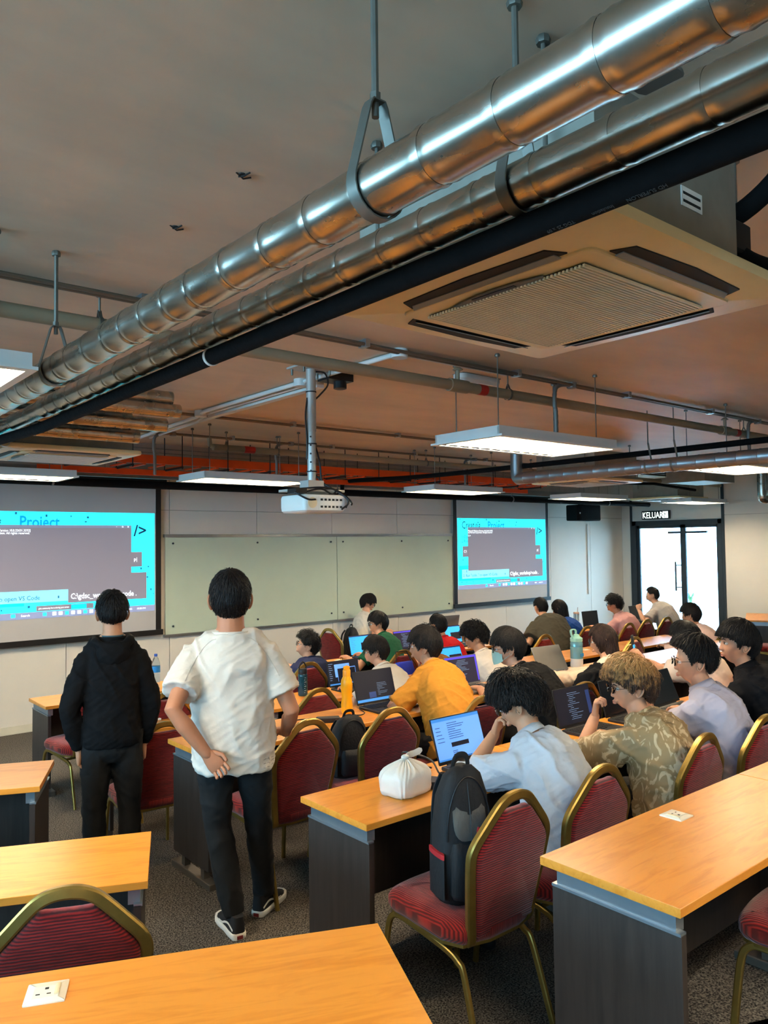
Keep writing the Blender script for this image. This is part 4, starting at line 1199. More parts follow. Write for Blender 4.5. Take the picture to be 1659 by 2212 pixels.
MB().slab(rrect(-.032, .032, -.07, .07, .01), [(0, .012), (0, .0126)]).build('printed_back', m_art, ph)
def smooth_(a, b, x):
    t = max(0.0, min(1.0, (x - a) / (b - a))); return t * t * (3 - 2 * t)
# white plastic bag, knotted
m_bag = mat('white_polythene', (224, 220, 212), .35, trans=.12, var=.03, bump=.5, bscale=18)
bag = thing('plastic_bag', 'knotted white plastic carrier bag with a box inside on the desk', 'bag', (2.37, 2.72, Z1), math.radians(8))
rings = []; N = 96
for k, (s, z, q) in enumerate(((.80, .0, 5), (.93, .010, 5), (.98, .03, 5), (1.0, .055, 4.5), (1.02, .08, 4), (.99, .098, 3.5), (.90, .112, 3), (.74, .124, 2.6), (.55, .134, 2.3), (.36, .143, 2), (.2, .15, 2), (.1, .155, 2), (.075, .165, 2))):
    ring = []
    for j in range(N):
        th = 2 * math.pi * j / N
        cx, cy = math.cos(th), math.sin(th)
        cx = math.copysign(abs(cx) ** (2 / q), cx); cy = math.copysign(abs(cy) ** (2 / q), cy)
        up_ = smooth_(.06, .13, z)
        nn = noise.noise(V(math.cos(th) * 3, math.sin(th) * 3, z * 14)) * .06 + noise.noise(V(math.cos(th) * 11, math.sin(th) * 11, z * 6 + 5)) * .035
        pl = (abs(math.sin(th * 9 + 1.3 * math.sin(th * 3))) - .5) * .010 * up_
        ring.append(V(.112 * s * cx * (1 + nn), .086 * s * cy * (1 + nn), z + pl + .005 * noise.noise(V(cx * 4, cy * 4, 3))))
    rings.append(ring)
MB().rings(rings).build('bag_body', m_bag, bag, 180)
MB().tube(catmull([V(0, 0, .160), V(.03, .005, .166), V(.07, .01, .162), V(.12, 0, .172)], 4), [(.012, .006)] * 6 + [(.016, .003)] * 6 + [(.008, .002)], 8).ellipsoid((0, 0, .162), .022, .018, .012, 12, 6).build('knot_tail', m_bag, bag)

# backpacks
def backpack(x, y, z, rz, label, mats, s=1.0, tilt=0):
    t = thing('backpack', label, 'backpack', (x, y, z), math.radians(rz), 'backpacks on chairs')
    t.scale = (s, s, s); t.rotation_euler[0] = math.radians(tilt)
    mb, mf, mt = mats
    def ring(zz, w, d, yo, q=3.2, n=28):
        out = []
        for j in range(n):
            th = 2 * math.pi * j / n
            cx, cy = math.cos(th), math.sin(th)
            cx = math.copysign(abs(cx) ** (2 / q), cx); cy = math.copysign(abs(cy) ** (2 / q), cy)
            out.append(V(w * cx, yo + d * cy, zz + .004 * math.sin(3 * th)))
        return out
    MB().rings([ring(0, .12, .06, 0), ring(.02, .145, .078, 0), ring(.12, .15, .09, 0), ring(.25, .148, .085, .0), ring(.36, .135, .07, .005), ring(.43, .10, .05, .012), ring(.46, .05, .025, .016)]).build('main_compartment', mb, t, 60)
    MB().rings([ring(.03, .10, .03, .085), ring(.05, .115, .042, .085), ring(.18, .115, .042, .082), ring(.215, .10, .028, .075)]).build('front_pocket', mf, t, 60)
    MB().tube(catmull([V(-.05, .0, .44), V(-.03, .01, .49), V(.03, .01, .49), V(.05, .0, .44)], 5), (.012, .004), 8).build('grab_handle', mb, t)
    for sx in (-1, 1):
        MB().tube(catmull([V(sx * .06, -.06, .42), V(sx * .075, -.105, .34), V(sx * .085, -.11, .2), V(sx * .11, -.08, .05)], 5), (.026, .007), 8, n0=V(1, 0, 0)).build('shoulder_strap', mb, t)
        MB().rings([ring2 for ring2 in [[V(sx * .15 + sx * .012 * math.cos(2 * math.pi * j / 16), .01 + .065 * math.sin(2 * math.pi * j / 16), zz) for j in range(16)] for zz in (.03, .17)]]).build('side_pocket', mf, t, 60)
        MB().rings([[V(sx * .151 + sx * .0135 * math.cos(2 * math.pi * j / 16), .01 + .067 * math.sin(2 * math.pi * j / 16), zz) for j in range(16)] for zz in (.165, .182)]).build('pocket_trim', mt, t, 60)
    pts = [V(.128 * math.cos(a), .062 + .01 * abs(math.cos(a)), .24 + .19 * math.sin(a)) for a in (math.radians(-5 + 190 * k / 20) for k in range(21))]
    MB().tube(pts, .004, 6).build('zip', m_black, t)
    return t
m_bpk = mat('backpack_black', (24, 25, 28), .75, var=.2, vscale=12, bump=.2); m_bpg = mat('backpack_grey', (92, 88, 82), .8, var=.12, vscale=10, bump=.3); m_bpr = mat('backpack_red_trim', (170, 32, 38), .7)
m_bpg2 = mat('backpack_grey_mesh', (120, 120, 118), .85, var=.1)
bk = backpack(2.21, 2.21, FL[1] + .49, 163, 'black and grey backpack with red trimmed pocket standing on the chair', (m_bpk, m_bpk, m_bpr), 1.0)
bk.scale = (.74, .95, 1.12)
MB().slab(rrect(-.095, .095, .22, .43, .06), [(.02, .0), (0, .004), (0, .012), (.02, .02)], lambda p: V(p.x, .076 + p.z - max(0, (p.y - .27)) * .34, p.y)).build('grey_front_panel', m_bpg, bk)
MB().tube(catmull([V(-.14, .06, .275), V(-.11, .105, .262), V(-.06, .118, .255), V(-.02, .112, .262)], 5), (.011, .004), 8, n0=V(0, 0, 1)).build('red_pocket_rim', m_bpr, bk)
MB().slab([(-.135, .10), (-.03, .10), (-.025, .255), (-.135, .265)], [(.01, .0), (0, .006), (0, .016), (.01, .02)], lambda p: V(p.x, .092 + p.z + (p.x + .08) * .1, p.y)).build('grey_mesh_pocket', m_bpg2, bk)
MB().tube([V(.015, .128, .06), V(.02, .124, .2), V(.01, .1, .3), V(.0, .06, .42)], .0022, 6).build('zip_line', m_black, bk)
backpack(2.86, 3.80, FL[1] + .488, 176, 'black backpack on the chair in front of the yellow bottle', (m_bpk, m_bpk, m_bpk), .78)
backpack(6.38, 8.40, .488, -100, 'black backpack on the chair behind the presenter', (m_bpk, m_bpk, m_bpk), .95)
# blue cloth bag on the green shirt man's chair
m_cloth = mat('blue_bag_cloth', (40, 62, 190), .7, var=.15, vscale=9, bump=.3, bscale=12)
bb = thing('cloth_bag', 'blue cloth bag hanging on the chair behind the green shirt man', 'bag', (5.26, 6.06, .42))
MB().slab([(-.17, 0), (.17, 0), (.15, .3), (.1, .42), (-.1, .42), (-.15, .3)], [(.02, -.03), (0, -.015), (0, .01), (.02, .03)], lambda p: V(p.x, p.z - .05 * p.y, p.y)).build('bag_body', m_cloth, bb, 60)
MB().tube([V(-.1, -.02, .42), V(-.07, .02, .52), V(.07, .02, .52), V(.1, -.02, .42)], .006, 6).build('drawstring', m_bpk, bb)
gc = thing('tumbler', 'lime green cup standing on the front row desk by the navy-clad person', 'cup', (4.05, 7.0, Z0d))
m_lime = mat('lime_plastic', (206, 232, 70), .4)
MB().lathe([(.028, 0), (.034, .1), (.036, .13)], 18).build('cup_body', m_lime, gc); MB().lathe([(.037, .13), (.037, .145), (.03, .15)], 18).build('lid', m_lime, gc)
tis = MB().tube([V(-.03, 0, .002), V(0, .008, .01), V(.03, -.004, .003)], [(.01, .004), (.016, .006), (.008, .003)], 7).build('tissue', m_white, None, loc=(2.46, 5.66, Z0d))
tag(tis, 'crumpled tissue scrap on the desk between the standing people', 'tissue')

# ---------------------------------------------------------------- people
def skin_mat(name, c):
    m = mat(name, c, .5, var=.05, vscale=14, spec=.35)
    return m
SK = {'tan': skin_mat('skin_tan', (178, 122, 92)), 'light': skin_mat('skin_light', (206, 154, 124)), 'mid': skin_mat('skin_mid', (192, 140, 108))}
def hair_mat(name, c, c2):
    m = mat(name, c, .5, var=.0, col2=c2, vscale=40, bump=.7, bscale=160, spec=.35, stretch=(1, 1, .3))
    return m
HM = {'black': hair_mat('hair_black', (20, 17, 18), (8, 7, 8)), 'soft': hair_mat('hair_soft_black', (34, 28, 26), (13, 11, 11)),
      'brown': hair_mat('hair_dark_brown', (66, 44, 34), (34, 23, 20))}
def bleached():
    m = bpy.data.materials.new('hair_bleached_brown'); m.use_nodes = True
    nt = m.node_tree; b = nt.nodes['Principled BSDF']; b.inputs['Roughness'].default_value = .45
    tc = nt.nodes.new('ShaderNodeTexCoord')
    n = nt.nodes.new('ShaderNodeTexNoise'); n.inputs['Scale'].default_value = 22; n.inputs['Detail'].default_value = 3
    nt.links.new(tc.outputs['Object'], n.inputs['Vector'])
    cr = nt.nodes.new('ShaderNodeValToRGB')
    cr.color_ramp.elements[0].position = .36; cr.color_ramp.elements[0].color = lin((62, 40, 28))
    cr.color_ramp.elements[1].position = .64; cr.color_ramp.elements[1].color = lin((190, 142, 86))
    sx = nt.nodes.new('ShaderNodeSeparateXYZ'); nt.links.new(tc.outputs['Object'], sx.inputs[0])
    mr = nt.nodes.new('ShaderNodeMapRange'); mr.inputs['From Min'].default_value = 1.08; mr.inputs['From Max'].default_value = 1.24
    mr.inputs['To Min'].default_value = -.25; mr.inputs['To Max'].default_value = .22
    nt.links.new(sx.outputs['Z'], mr.inputs[0])
    ad = nt.nodes.new('ShaderNodeMath'); ad.operation = 'ADD'
    nt.links.new(n.outputs['Fac'], ad.inputs[0]); nt.links.new(mr.outputs[0], ad.inputs[1])
    n.inputs['Scale'].default_value = 34
    nt.links.new(ad.outputs[0], cr.inputs[0]); nt.links.new(cr.outputs[0], b.inputs['Base Color'])
    return m
HM['bleached'] = bleached()
m_eyew = mat('eye_white', (236, 232, 226), .2); m_iris = mat('eye_dark', (34, 24, 20), .15); m_lip = mat('lip', (186, 118, 102), .45)
m_gl = mat('spectacle_frame', (34, 34, 38), .3, .5); m_glens = pane_mat('spectacle_lens', (.95, .98, .99), 1.12)

def smooth(a, b, x):
    t = max(0.0, min(1.0, (x - a) / (b - a))); return t * t * (3 - 2 * t)
def head_shape(x, y, z):
    px, py, pz = .0755 * x, .094 * y - .004, .115 * z
    if z < 0:
        k = smooth(0, 1, -z)
        px *= 1 - .30 * k
        if y < 0: py *= 1 - .45 * k
        else: py = py * (1 - .04 * k) + .008 * k * y
    if y > .55:
        f = (y - .55) / .45
        py -= .008 * f * (1 if abs(z) < .8 else .3)
        py += .005 * f * math.exp(-((z - .17) / .09) ** 2)
        py -= .008 * f * math.exp(-((z - .01) / .10) ** 2 - ((abs(x) - .40) / .17) ** 2)
        py += .005 * f * math.exp(-((z + .62) / .2) ** 2 - (x / .5) ** 2)
    px += math.copysign(.004 * math.exp(-((z + .22) / .2) ** 2) * smooth(.2, .7, y), x)
    return V(px, py, pz)
def zmin_at(az, st):
    P = ((0, st['zf']), (.7, st['zf'] - .02), (1.1, st.get('zt', .28)), (1.28, st.get('zsb', -.08)), (1.45, st.get('zs', .12)), (1.85, st.get('zs', .12) - .08), (2.15, st['zb'] + .15), (3.15, st['zb']))
    for (a, b), (c, d) in zip(P[:-1], P[1:]):
        if az <= c:
            return b + (d - b) * (az - a) / (c - a)
    return P[-1][1]
STY = {
    'short':  dict(zf=.56, zb=-.60, zs=.26, zsb=.1, tt=.022, ts=.006, tb=.014, L=.055, n=1300, lift=.006, curl=0, jit=.35, w=0.0026),
    'fade':   dict(zf=.60, zb=-.45, zs=.26, zsb=.1, tt=.026, ts=.004, tb=.008, L=.055, n=1200, lift=.008, curl=0, jit=.35, w=0.0024),
    'mop':    dict(zf=.30, zb=-.66, tt=.032, ts=.022, tb=.026, L=.085, n=1900, lift=.005, curl=0, jit=.25, w=0.0028, zt=.2, zsb=-.15, zs=.06),
    'curly':  dict(zf=.42, zb=-.55, tt=.040, ts=.022, tb=.028, L=.05, n=1500, lift=.012, curl=1, jit=1.4, w=0.003, zt=.15),
    'puffy':  dict(zf=.36, zb=-.55, tt=.048, ts=.026, tb=.034, L=.075, n=2600, lift=.014, curl=.5, jit=.9, w=0.0027, zt=.12),
    'quiff':  dict(zf=.62, zb=-.50, tt=.046, ts=.005, tb=.012, L=.07, n=1800, lift=.010, curl=0, jit=.3, w=0.0026, zt=.35),
    'long':   dict(zf=.45, zb=-.95, tt=.022, ts=.022, tb=.024, L=.12, n=1200, lift=.002, curl=0, jit=.1, w=0.003, zt=-.2, zsb=-.9, zs=-.9),
}
def build_hair(root, O, hc, B, style, m, seed, near, noiseamp=1.0, longz=-.30):
    st = STY[style]; rnd = random.Random(seed)
    X, Y, Z = B
    def thick(d):
        x, y, z = d
        az = math.atan2(abs(x), y)
        t = st['tt'] * max(0, z) ** 1.0 + (1 - max(0, z)) * (st['ts'] if abs(y) < .55 else (st['tb'] if y < 0 else st['ts'] * 1.2))
        if style in ('curly', 'puffy'):
            t *= 1 + .45 * noise.noise(V(x * 5 + seed, y * 5, z * 5)) * noiseamp
        else:
            t *= 1 + .12 * noise.noise(V(x * 4 + seed, y * 4, z * 4))
        k = smooth(-.05, .09, z - zmin_at(az, st))
        return t * k - .008 * (1 - k), k
    def P(d, off):
        p = head_shape(*d); n = V(d[0] / .0755, d[1] / .094, d[2] / .115).normalized()
        p = p + n * off
        return hc + X * p.x + Y * p.y + Z * p.z
    mb = MB(); na, nb_ = (34, 44) if near else (24, 32)
    rings = []
    for i in range(na + 1):
        ph = -math.pi / 2 + math.pi * (i + .2) / (na + .4)
        ring = []
        for j in range(nb_):
            th = 2 * math.pi * j / nb_
            d = (math.cos(ph) * math.cos(th), math.cos(ph) * math.sin(th), math.sin(ph))
            t, k = thick(d)
            ring.append(P(d, t) - O)
        rings.append(ring)
    mb.rings(rings)
    if style == 'long':
        rr = []
        for z, a, b, yo in ((.06, .09, .085, -.022), (-.03, .1, .082, -.032), (-.12, .104, .074, -.038), (longz * .7, .104, .062, -.048), (longz, .094, .05, -.055), (longz - .02, .08, .038, -.055)):
            rr.append([hc + X * (a * math.cos(t)) + Y * (yo + b * math.sin(t) * (.55 if math.sin(t) > 0 else 1)) + Z * (z + .006 * math.sin(t * 9)) - O for t in (2 * math.pi * j / 36 for j in range(36))])
        mb.rings(rr)
    n = int(st['n'] * (1 if near else .4))
    crown = V(0, -.35, .94)
    for q in range(n):
        for _ in range(12):
            z = rnd.uniform(-.9, 1); th = rnd.uniform(0, 2 * math.pi); r = math.sqrt(max(0, 1 - z * z))
            d = V(r * math.cos(th), r * math.sin(th), z)
            if d.z > zmin_at(math.atan2(abs(d.x), d.y), st) + .06:
                break
        else:
            continue
        tang = (d - crown); tang -= d * tang.dot(d)
        tang = tang.normalized() if tang.length > 1e-4 else V(1, 0, 0)
        tang += V(rnd.gauss(0, 1), rnd.gauss(0, 1), rnd.gauss(0, 1)) * st['jit'] * .6
        tang -= d * tang.dot(d)
        if tang.length < 1e-4: continue
        tang.normalize()
        L = st['L'] * rnd.uniform(.6, 1.25); seg = 5 if near else 4
        pts = []; t0 = max(.002, thick(d)[0]); dd = d.copy(); ph = rnd.random() * 6.28
        side = d.cross(tang)
        for i in range(seg + 1):
            u = i / seg
            off = t0 * (.97 + .1 * u) + .0012 + st['lift'] * (u * rnd.uniform(.6, 1.3)) - .004 * (u > .9)
            p = P(tuple(dd), off)
            if st['curl']:
                p = p + (X * side.x + Y * side.y + Z * side.z) * (.009 * st['curl'] * math.sin(ph + u * 6.5)) + (X * d.x + Y * d.y + Z * d.z) * (.008 * st['curl'] * (math.cos(ph + u * 6.5) + .4))
            pts.append(p - O)
            nd_ = (dd + tang * (L / seg / .1)).normalized()
            if nd_.z > zmin_at(math.atan2(abs(nd_.x), nd_.y), st) - st.get('over', .06):
                dd = nd_
        w = st['w'] * rnd.uniform(.7, 1.3)
        rr = [(w * (.6 if i == 0 else 1.0) * (1 - (i / seg) ** 2 * .85), w * .4 * (1 - (i / seg) ** 2 * .8)) for i in range(seg + 1)]
        nn = X * d.x + Y * d.y + Z * d.z
        mb.tube(pts, rr, 4, n0=nn.cross(V(.3, .2, .9)), caps=False)
    if style == 'long':
        for q in range(260 if near else 160):
            a = rnd.uniform(math.pi * .94, math.pi * 2.06)
            top = rnd.uniform(-.06, .03)
            pts = []
            for i in range(5):
                u = i / 4; z = top + (longz - .03 - top) * u
                aa = .104 - .008 * u; bb = .085 - .03 * u
                pts.append(hc + X * (aa * math.cos(a)) + Y * (-.03 - .026 * u + bb * math.sin(a)) + Z * (z + rnd.uniform(-.01, .01)) - O)
            mb.tube(pts, [(.005, .0025)] * 4 + [(.001, .001)], 4, caps=False)
    me = mb.mesh('hair', 180)
    return put('hair', me, m, root)

def ik(s, w, L1, L2, pole):
    d = w - s; D = min(d.length, (L1 + L2) * .995); dn = d.normalized()
    a = (L1 * L1 - L2 * L2 + D * D) / (2 * D); h = math.sqrt(max(0, L1 * L1 - a * a))
    p = pole - dn * pole.dot(dn); p = p.normalized() if p.length > 1e-4 else dn.orthogonal().normalized()
    return s + dn * a + p * h

def hand(mb, wr, d, n, s, curl, thumb=.5, r=.0082, scale=1.0):
    """wrist, finger direction, palm normal (the way the palm looks), thumb side, curl in degrees per joint"""
    d = d.normalized(); n = (n - d * n.dot(d)).normalized(); s = (s - d * s.dot(d) - n * s.dot(n)).normalized()
    k = scale
    rings = []
    for u, w, t in ((-.02, .026, .02), (.0, .028, .019), (.02, .034, .018), (.055, .041, .015), (.082, .041, .012), (.09, .036, .009)):
        c = wr + d * u * k
        rings.append([c + s * (w * k * math.copysign(abs(math.cos(a)) ** .7, math.cos(a))) + n * (t * k * math.copysign(abs(math.sin(a)) ** .7, math.sin(a))) for a in (2 * math.pi * j / 16 for j in range(16))])
    mb.rings(rings)
    for off, L, dv in ((.030, .068, .10), (.0105, .076, .03), (-.0095, .071, -.03), (-.0285, .056, -.10)):
        p = wr + (d * .08 + s * off) * k; cd = (d + s * dv).normalized(); pts = [p - cd * .012 * k, p]
        ax_n = n; ang = 0
        for fr in (.42, .32, .26):
            ang += math.radians(curl) * (1 if fr != .42 else .8)
            v = cd * math.cos(ang) + ax_n * math.sin(ang)
            p = p + v * L * fr * k; pts.append(p)
        mb.tube(pts, [r * 1.05 * k, r * 1.05 * k, r * k, r * .95 * k, r * .8 * k], 8, round_end=True)
    p = wr + (d * .022 + s * .03) * k
    v1 = (d * .75 + s * (.75 - thumb * .4) + n * thumb * .6).normalized(); v2 = (d * .95 + s * (.2 - thumb * .5) + n * thumb * .7).normalized()
    mb.tube([p - v1 * .014 * k, p + v1 * .016 * k, p + v1 * .036 * k, p + v1 * .036 * k + v2 * .03 * k], [.013 * k, .0118 * k, .0095 * k, .0078 * k], 8, round_end=True)

def wrinkle(me, amp, seed, freq=7.0, O=None):
    n = len(me.vertices)
    co = np.empty(n * 3, np.float32); no = np.empty(n * 3, np.float32)
    me.vertices.foreach_get('co', co); me.vertices.foreach_get('normal', no)
    co = co.reshape(-1, 3); no = no.reshape(-1, 3)
    rnd = random.Random(seed); o = V(rnd.uniform(-9, 9), rnd.uniform(-9, 9), rnd.uniform(-9, 9))
    out = np.empty(n, np.float32)
    nz = noise.noise
    for i in range(n):
        x, y, z = co[i]
        a = nz(V((x + .5 * z) * freq, (y - .5 * z) * freq, z * freq * .55) + o)
        b = nz(V((x - z) * freq * 2.1, (y + z) * freq * 2.1, z * freq * 1.2) - o)
        out[i] = amp * (1.25 * (1 - min(1, abs(a) * 3.2)) ** 1.6 + .5 * (1 - min(1, abs(b) * 3.2)) ** 1.5 - .45)
    co += no * out[:, None]
    me.vertices.foreach_set('co', co.reshape(-1)); me.update()

def trim_mesh(me, O, co, noz=None):
    """delete the faces whose every vertex lies below a plane point/normal"""
    bm = bmesh.new(); bm.from_mesh(me)
    p, n = co
    bmesh.ops.bisect_plane(bm, geom=bm.verts[:] + bm.edges[:] + bm.faces[:], plane_co=p, plane_no=n, clear_outer=True)
    bm.to_mesh(me); bm.free()

def person(label, floor, hip, top, tyaw=0, hyaw=0, hpitch=0, hroll=0, shirt=None, sleeve='short', collar=False, pants=None, hair='short', hairm='black',
           skin='mid', glasses=False, hands=(None, None), hcfg=({}, {}), near=False, bulk=1.0, curve=.06, shw=1.0, neckw=1.0, standing=False, H=1.75, seed=1, ease=.016, poles=(None, None),
           wr=.006, hairseed=None, headsize=1.0, hem=-.10, longz=-.30, face=False, hairnoise=1.0, legs=True, kneefwd=.40):
    ty, hy = math.radians(tyaw), math.radians(hyaw)
    f = V(-math.sin(ty), math.cos(ty), 0); r = V(math.cos(ty), math.sin(ty), 0); up = V(0, 0, 1)
    st = STY[hair]
    O = V(hip[0], hip[1], floor)
    root = thing('person', label, 'person', O, 0, 'people in the lecture room')
    # head frame
    hf = V(-math.sin(hy), math.cos(hy), 0); hr = V(math.cos(hy), math.sin(hy), 0)
    Rm = Matrix.Rotation(math.radians(-hpitch), 3, hr) @ Matrix.Rotation(math.radians(hroll), 3, hf)
    X, Y, Z = Rm @ hr, Rm @ hf, Rm @ up
    hs = headsize
    X, Y, Z = X * hs, Y * hs, Z * hs
    hc = V(*top) - up * (.112 * hs + st['tt'] * .9)
    hipc = V(hip[0], hip[1], floor + (.555 if not standing else H * .535))
    sdir = (hc - hipc).normalized()
    nd = (sdir * .65 + up * .35).normalized()
    nb = hc - nd * .142 * hs - hf * .026
    mid = (hipc + nb) / 2 - f * (curve + .12 * max(0, sdir.dot(f))) + up * .02
    def bez(t):
        if t > 1: return nb + nd * (t - 1) * .5
        if t < 0: return hipc + (hipc - mid).normalized() * (-t) * .5
        return hipc * (1 - t) ** 2 + mid * 2 * t * (1 - t) + nb * t * t
    def tang(t):
        return (bez(min(t + .03, 1.2)) - bez(t - .03)).normalized()
    def ring(t, a, b, n=24, fo=0.0, q=2.3):
        c = bez(t); u = tang(t); ff = u.cross(r).normalized()
        out = []
        for j in range(n):
            th = 2 * math.pi * j / n
            cx, cy = math.cos(th), math.sin(th)
            cx = math.copysign(abs(cx) ** (2 / q), cx); cy = math.copysign(abs(cy) ** (2 / q), cy)
            out.append(c + r * a * cx + ff * (b * cy + fo) - O)
        return out
    W = bulk
    stations = [(-.10, .145, .11), (-.02, .165, .125), (.15, .158, .118), (.35, .146, .108), (.55, .152, .113), (.74, .165, .113), (.85, .150, .098), (.93, .105, .082), (.985, .072, .064)]
    body = MB()
    body.rings([ring(t, a * W, b * W) for t, a, b in stations])
    # neck
    body.tube([bez(.93) - O, nb - O, hc - Z * .045 / hs * hs - Y * .012 - O], [.064 * neckw, .057 * neckw, .054 * neckw], 16)
    S = bez(.885)
    for sg in (-1, 1):
        body.tube([bez(1.0) + r * sg * .025 - O, bez(.95) + r * sg * .075 * W - O, S + r * sg * .12 * W * shw - up * .045 - O], [.040, .036, .036], 12, round_end=True)
    sh = [S - r * .155 * W * shw - up * .062, S + r * .155 * W * shw - up * .062]
    wrists = []; elbows = []
    LU, LF = .285, .255
    if standing: LU, LF = .30 * H / 1.75, .26 * H / 1.75
    for i, sg in ((0, -1), (1, 1)):
        w = hands[i]
        if w is None:
            w = hipc + f * (.50 if not standing else .03) + r * sg * (.13 if not standing else .26) + up * ((floor + .79 - hipc.z) if not standing else -.12)
        w = V(*w)
        if (w - sh[i]).length > (LU + LF) * .99:
            w = sh[i] + (w - sh[i]).normalized() * (LU + LF) * .985
        pole = poles[i] if poles[i] is not None else (r * sg * .7 - up * .7 - f * .25)
        e = ik(sh[i], w, LU, LF, V(*pole))
        wrists.append(w); elbows.append(e)
        pts = [S + r * sg * .08 - up * .05 - O, sh[i] - O, sh[i] + (e - sh[i]) * .35 - O, e - O, e + (w - e) * .35 - O, w - O]
        body.tube(pts, [.055, .057, .049, .040, .041, .027], 16, round_end=True)
        cf = dict(d=None, n=None, s=None, curl=28, thumb=.4); cf.update(hcfg[i])
        d = V(*cf['d']) if cf['d'] else ((w - e).normalized() * .5 + f * .5)
        n_ = V(*cf['n']) if cf['n'] else V(0, 0, -1)
        s_ = V(*cf['s']) if cf['s'] else r * -sg
        cf['h'] = (w - O, d, n_, s_)
        hcfg = (cf, hcfg[1]) if i == 0 else (hcfg[0], cf)
    # legs
    knees = []; ank = []
    for sg in (-1, 1):
        h0 = hipc + r * sg * .088 * W
        if standing:
            k_, a_ = legs[0 if sg < 0 else 1]
            k_, a_ = V(*k_), V(*a_)
        else:
            k_ = hipc + f * kneefwd + r * sg * .12; k_.z = floor + .52
            a_ = k_ - f * .02 + r * sg * .01; a_.z = floor + .09
        knees.append((h0, k_, a_))
        body.tube([h0 - O, (h0 + k_) / 2 - O, k_ - O, k_ * .55 + a_ * .45 - O, a_ - O], [.085, .075, .055, .052, .035], 14)
    # head
    rings = []
    na, nbn = (30, 40) if near else (20, 28)
    for i in range(na + 1):
        ph = -math.pi / 2 + math.pi * (i + .25) / (na + .5)
        rings.append([hc + X * p.x + Y * p.y + Z * p.z - O for p in (head_shape(math.cos(ph) * math.cos(t), math.cos(ph) * math.sin(t), math.sin(ph)) for t in (2 * math.pi * j / nbn for j in range(nbn)))])
    body.rings(rings)
    def hp(x, y, z): return hc + X * x + Y * y + Z * z - O
    # nose, lips, chin
    nr = []
    for z, y, wd, dp in ((.022, .086, .007, .008), (.0, .091, .0085, .011), (-.02, .097, .011, .014), (-.034, .101, .0155, .016), (-.043, .096, .014, .010)):
        nr.append([hp(wd * math.cos(a), y - dp + dp * math.sin(a) * 1.0, z) for a in (2 * math.pi * j / 10 for j in range(10))])
    body.rings(nr)
    body.ellipsoid(hp(0, .083, -.064), .024, .0085, .007, 12, 6, (X / hs, Y / hs, Z / hs)); body.ellipsoid(hp(0, .082, -.074), .02, .0085, .0065, 12, 6, (X / hs, Y / hs, Z / hs))
    vox = .0065 if near else .0105
    me = remesh(body, vox, 2)
    mb2 = MB()
    for sg in (-1, 1):
        pl = [(.014, .014), (.010, .027), (-.002, .033), (-.016, .026), (-.020, .008), (-.014, -.012), (-.006, -.024), (.003, -.031), (.010, -.024), (.011, -.012)]
        pts = [hp(sg * (.0755 + .019 * max(0, (.014 - y) / .034)), y - .014, z - .008) for y, z in pl]
        mb2.tube(catmull(pts, 3), .0052 * hs, 7, round_end=True)
        mb2.ellipsoid(hp(sg * .080, -.018, -.008), .006, .016, .026, 10, 6, (X, Y, Z))
    if True:
        for i in (0, 1):
            h_ = hcfg[i]['h']; hand(mb2, h_[0], h_[1], h_[2], h_[3], hcfg[i]['curl'], hcfg[i]['thumb'])
    bm = bmesh.new(); bm.from_mesh(me)
    tmp = bpy.data.meshes.new('t'); tmp.from_pydata(mb2.v, [], mb2.f); bm.from_mesh(tmp); bpy.data.meshes.remove(tmp)
    for fc in bm.faces: fc.smooth = True
    bm.to_mesh(me); bm.free()
    put('body', me, SK[skin], root)
    # eyes and brows
    for sg in (-1, 1):
        ey = MB().ellipsoid(hp(sg * .031, .0735, .001), .0122 * hs, .0120 * hs, .0085 * hs, 12, 8, (X / hs, Y / hs, Z / hs)).build('eye', m_eyew, root, 180)
        MB().ellipsoid(hp(sg * .0315, .0828, .001), .0058 * hs, .0034 * hs, .0056 * hs, 10, 6, (X / hs, Y / hs, Z / hs)).build('iris', m_iris, ey, 180)
        MB().tube([hp(sg * .014, .0905, .02), hp(sg * .03, .0905, .026), hp(sg * .046, .082, .021)], [(.0022, .0035), (.0028, .0045), (.0012, .002)], 6).build('eyebrow', HM[hairm if hairm != 'bleached' else 'brown'], root, 180)
        MB().tube([hp(sg * .019, .0845, .005), hp(sg * .031, .0875, .0105), hp(sg * .045, .080, .004)], .0012, 5).build('eyelid', HM['black'], root, 180)
    if face:
        MB().ellipsoid(hp(0, .0838, -.0645), .020 * hs, .0075 * hs, .0045 * hs, 12, 6, (X / hs, Y / hs, Z / hs)).ellipsoid(hp(0, .0833, -.0728), .018 * hs, .0075 * hs, .005 * hs, 12, 6, (X / hs, Y / hs, Z / hs)).build('lips', m_lip, root, 180)
    if glasses:
        g = MB()
        for sg in (-1, 1):
            g.tube([hp(sg * .035 + .024 * math.cos(a), .104 - .006 * abs(math.cos(a)) - (.004 if math.cos(a) * sg > 0 else 0), .002 + .0195 * math.sin(a)) for a in (2 * math.pi * k / 18 for k in range(18))], .0012, 6, closed=True)
            g.tube([hp(sg * .0585, .098, .006), hp(sg * .072, .075, .008), hp(sg * .079, .0, .010), hp(sg * .078, -.02, .0)], .0013, 6)
        g.tube([hp(-.011, .105, .006), hp(0, .107, .009), hp(.011, .105, .006)], .0016, 6)
        go = g.build('glasses', m_gl, root)
        for sg in (-1, 1):
            MB().rings([[hp(sg * .035 + .023 * math.cos(a), y_ - .005 * abs(math.cos(a)), .002 + .0185 * math.sin(a)) for a in (2 * math.pi * k / 16 for k in range(16))] for y_ in (.1025, .1037)]).build('lens', m_glens, go, 180)
    # shirt
    e = ease
    sb = MB()
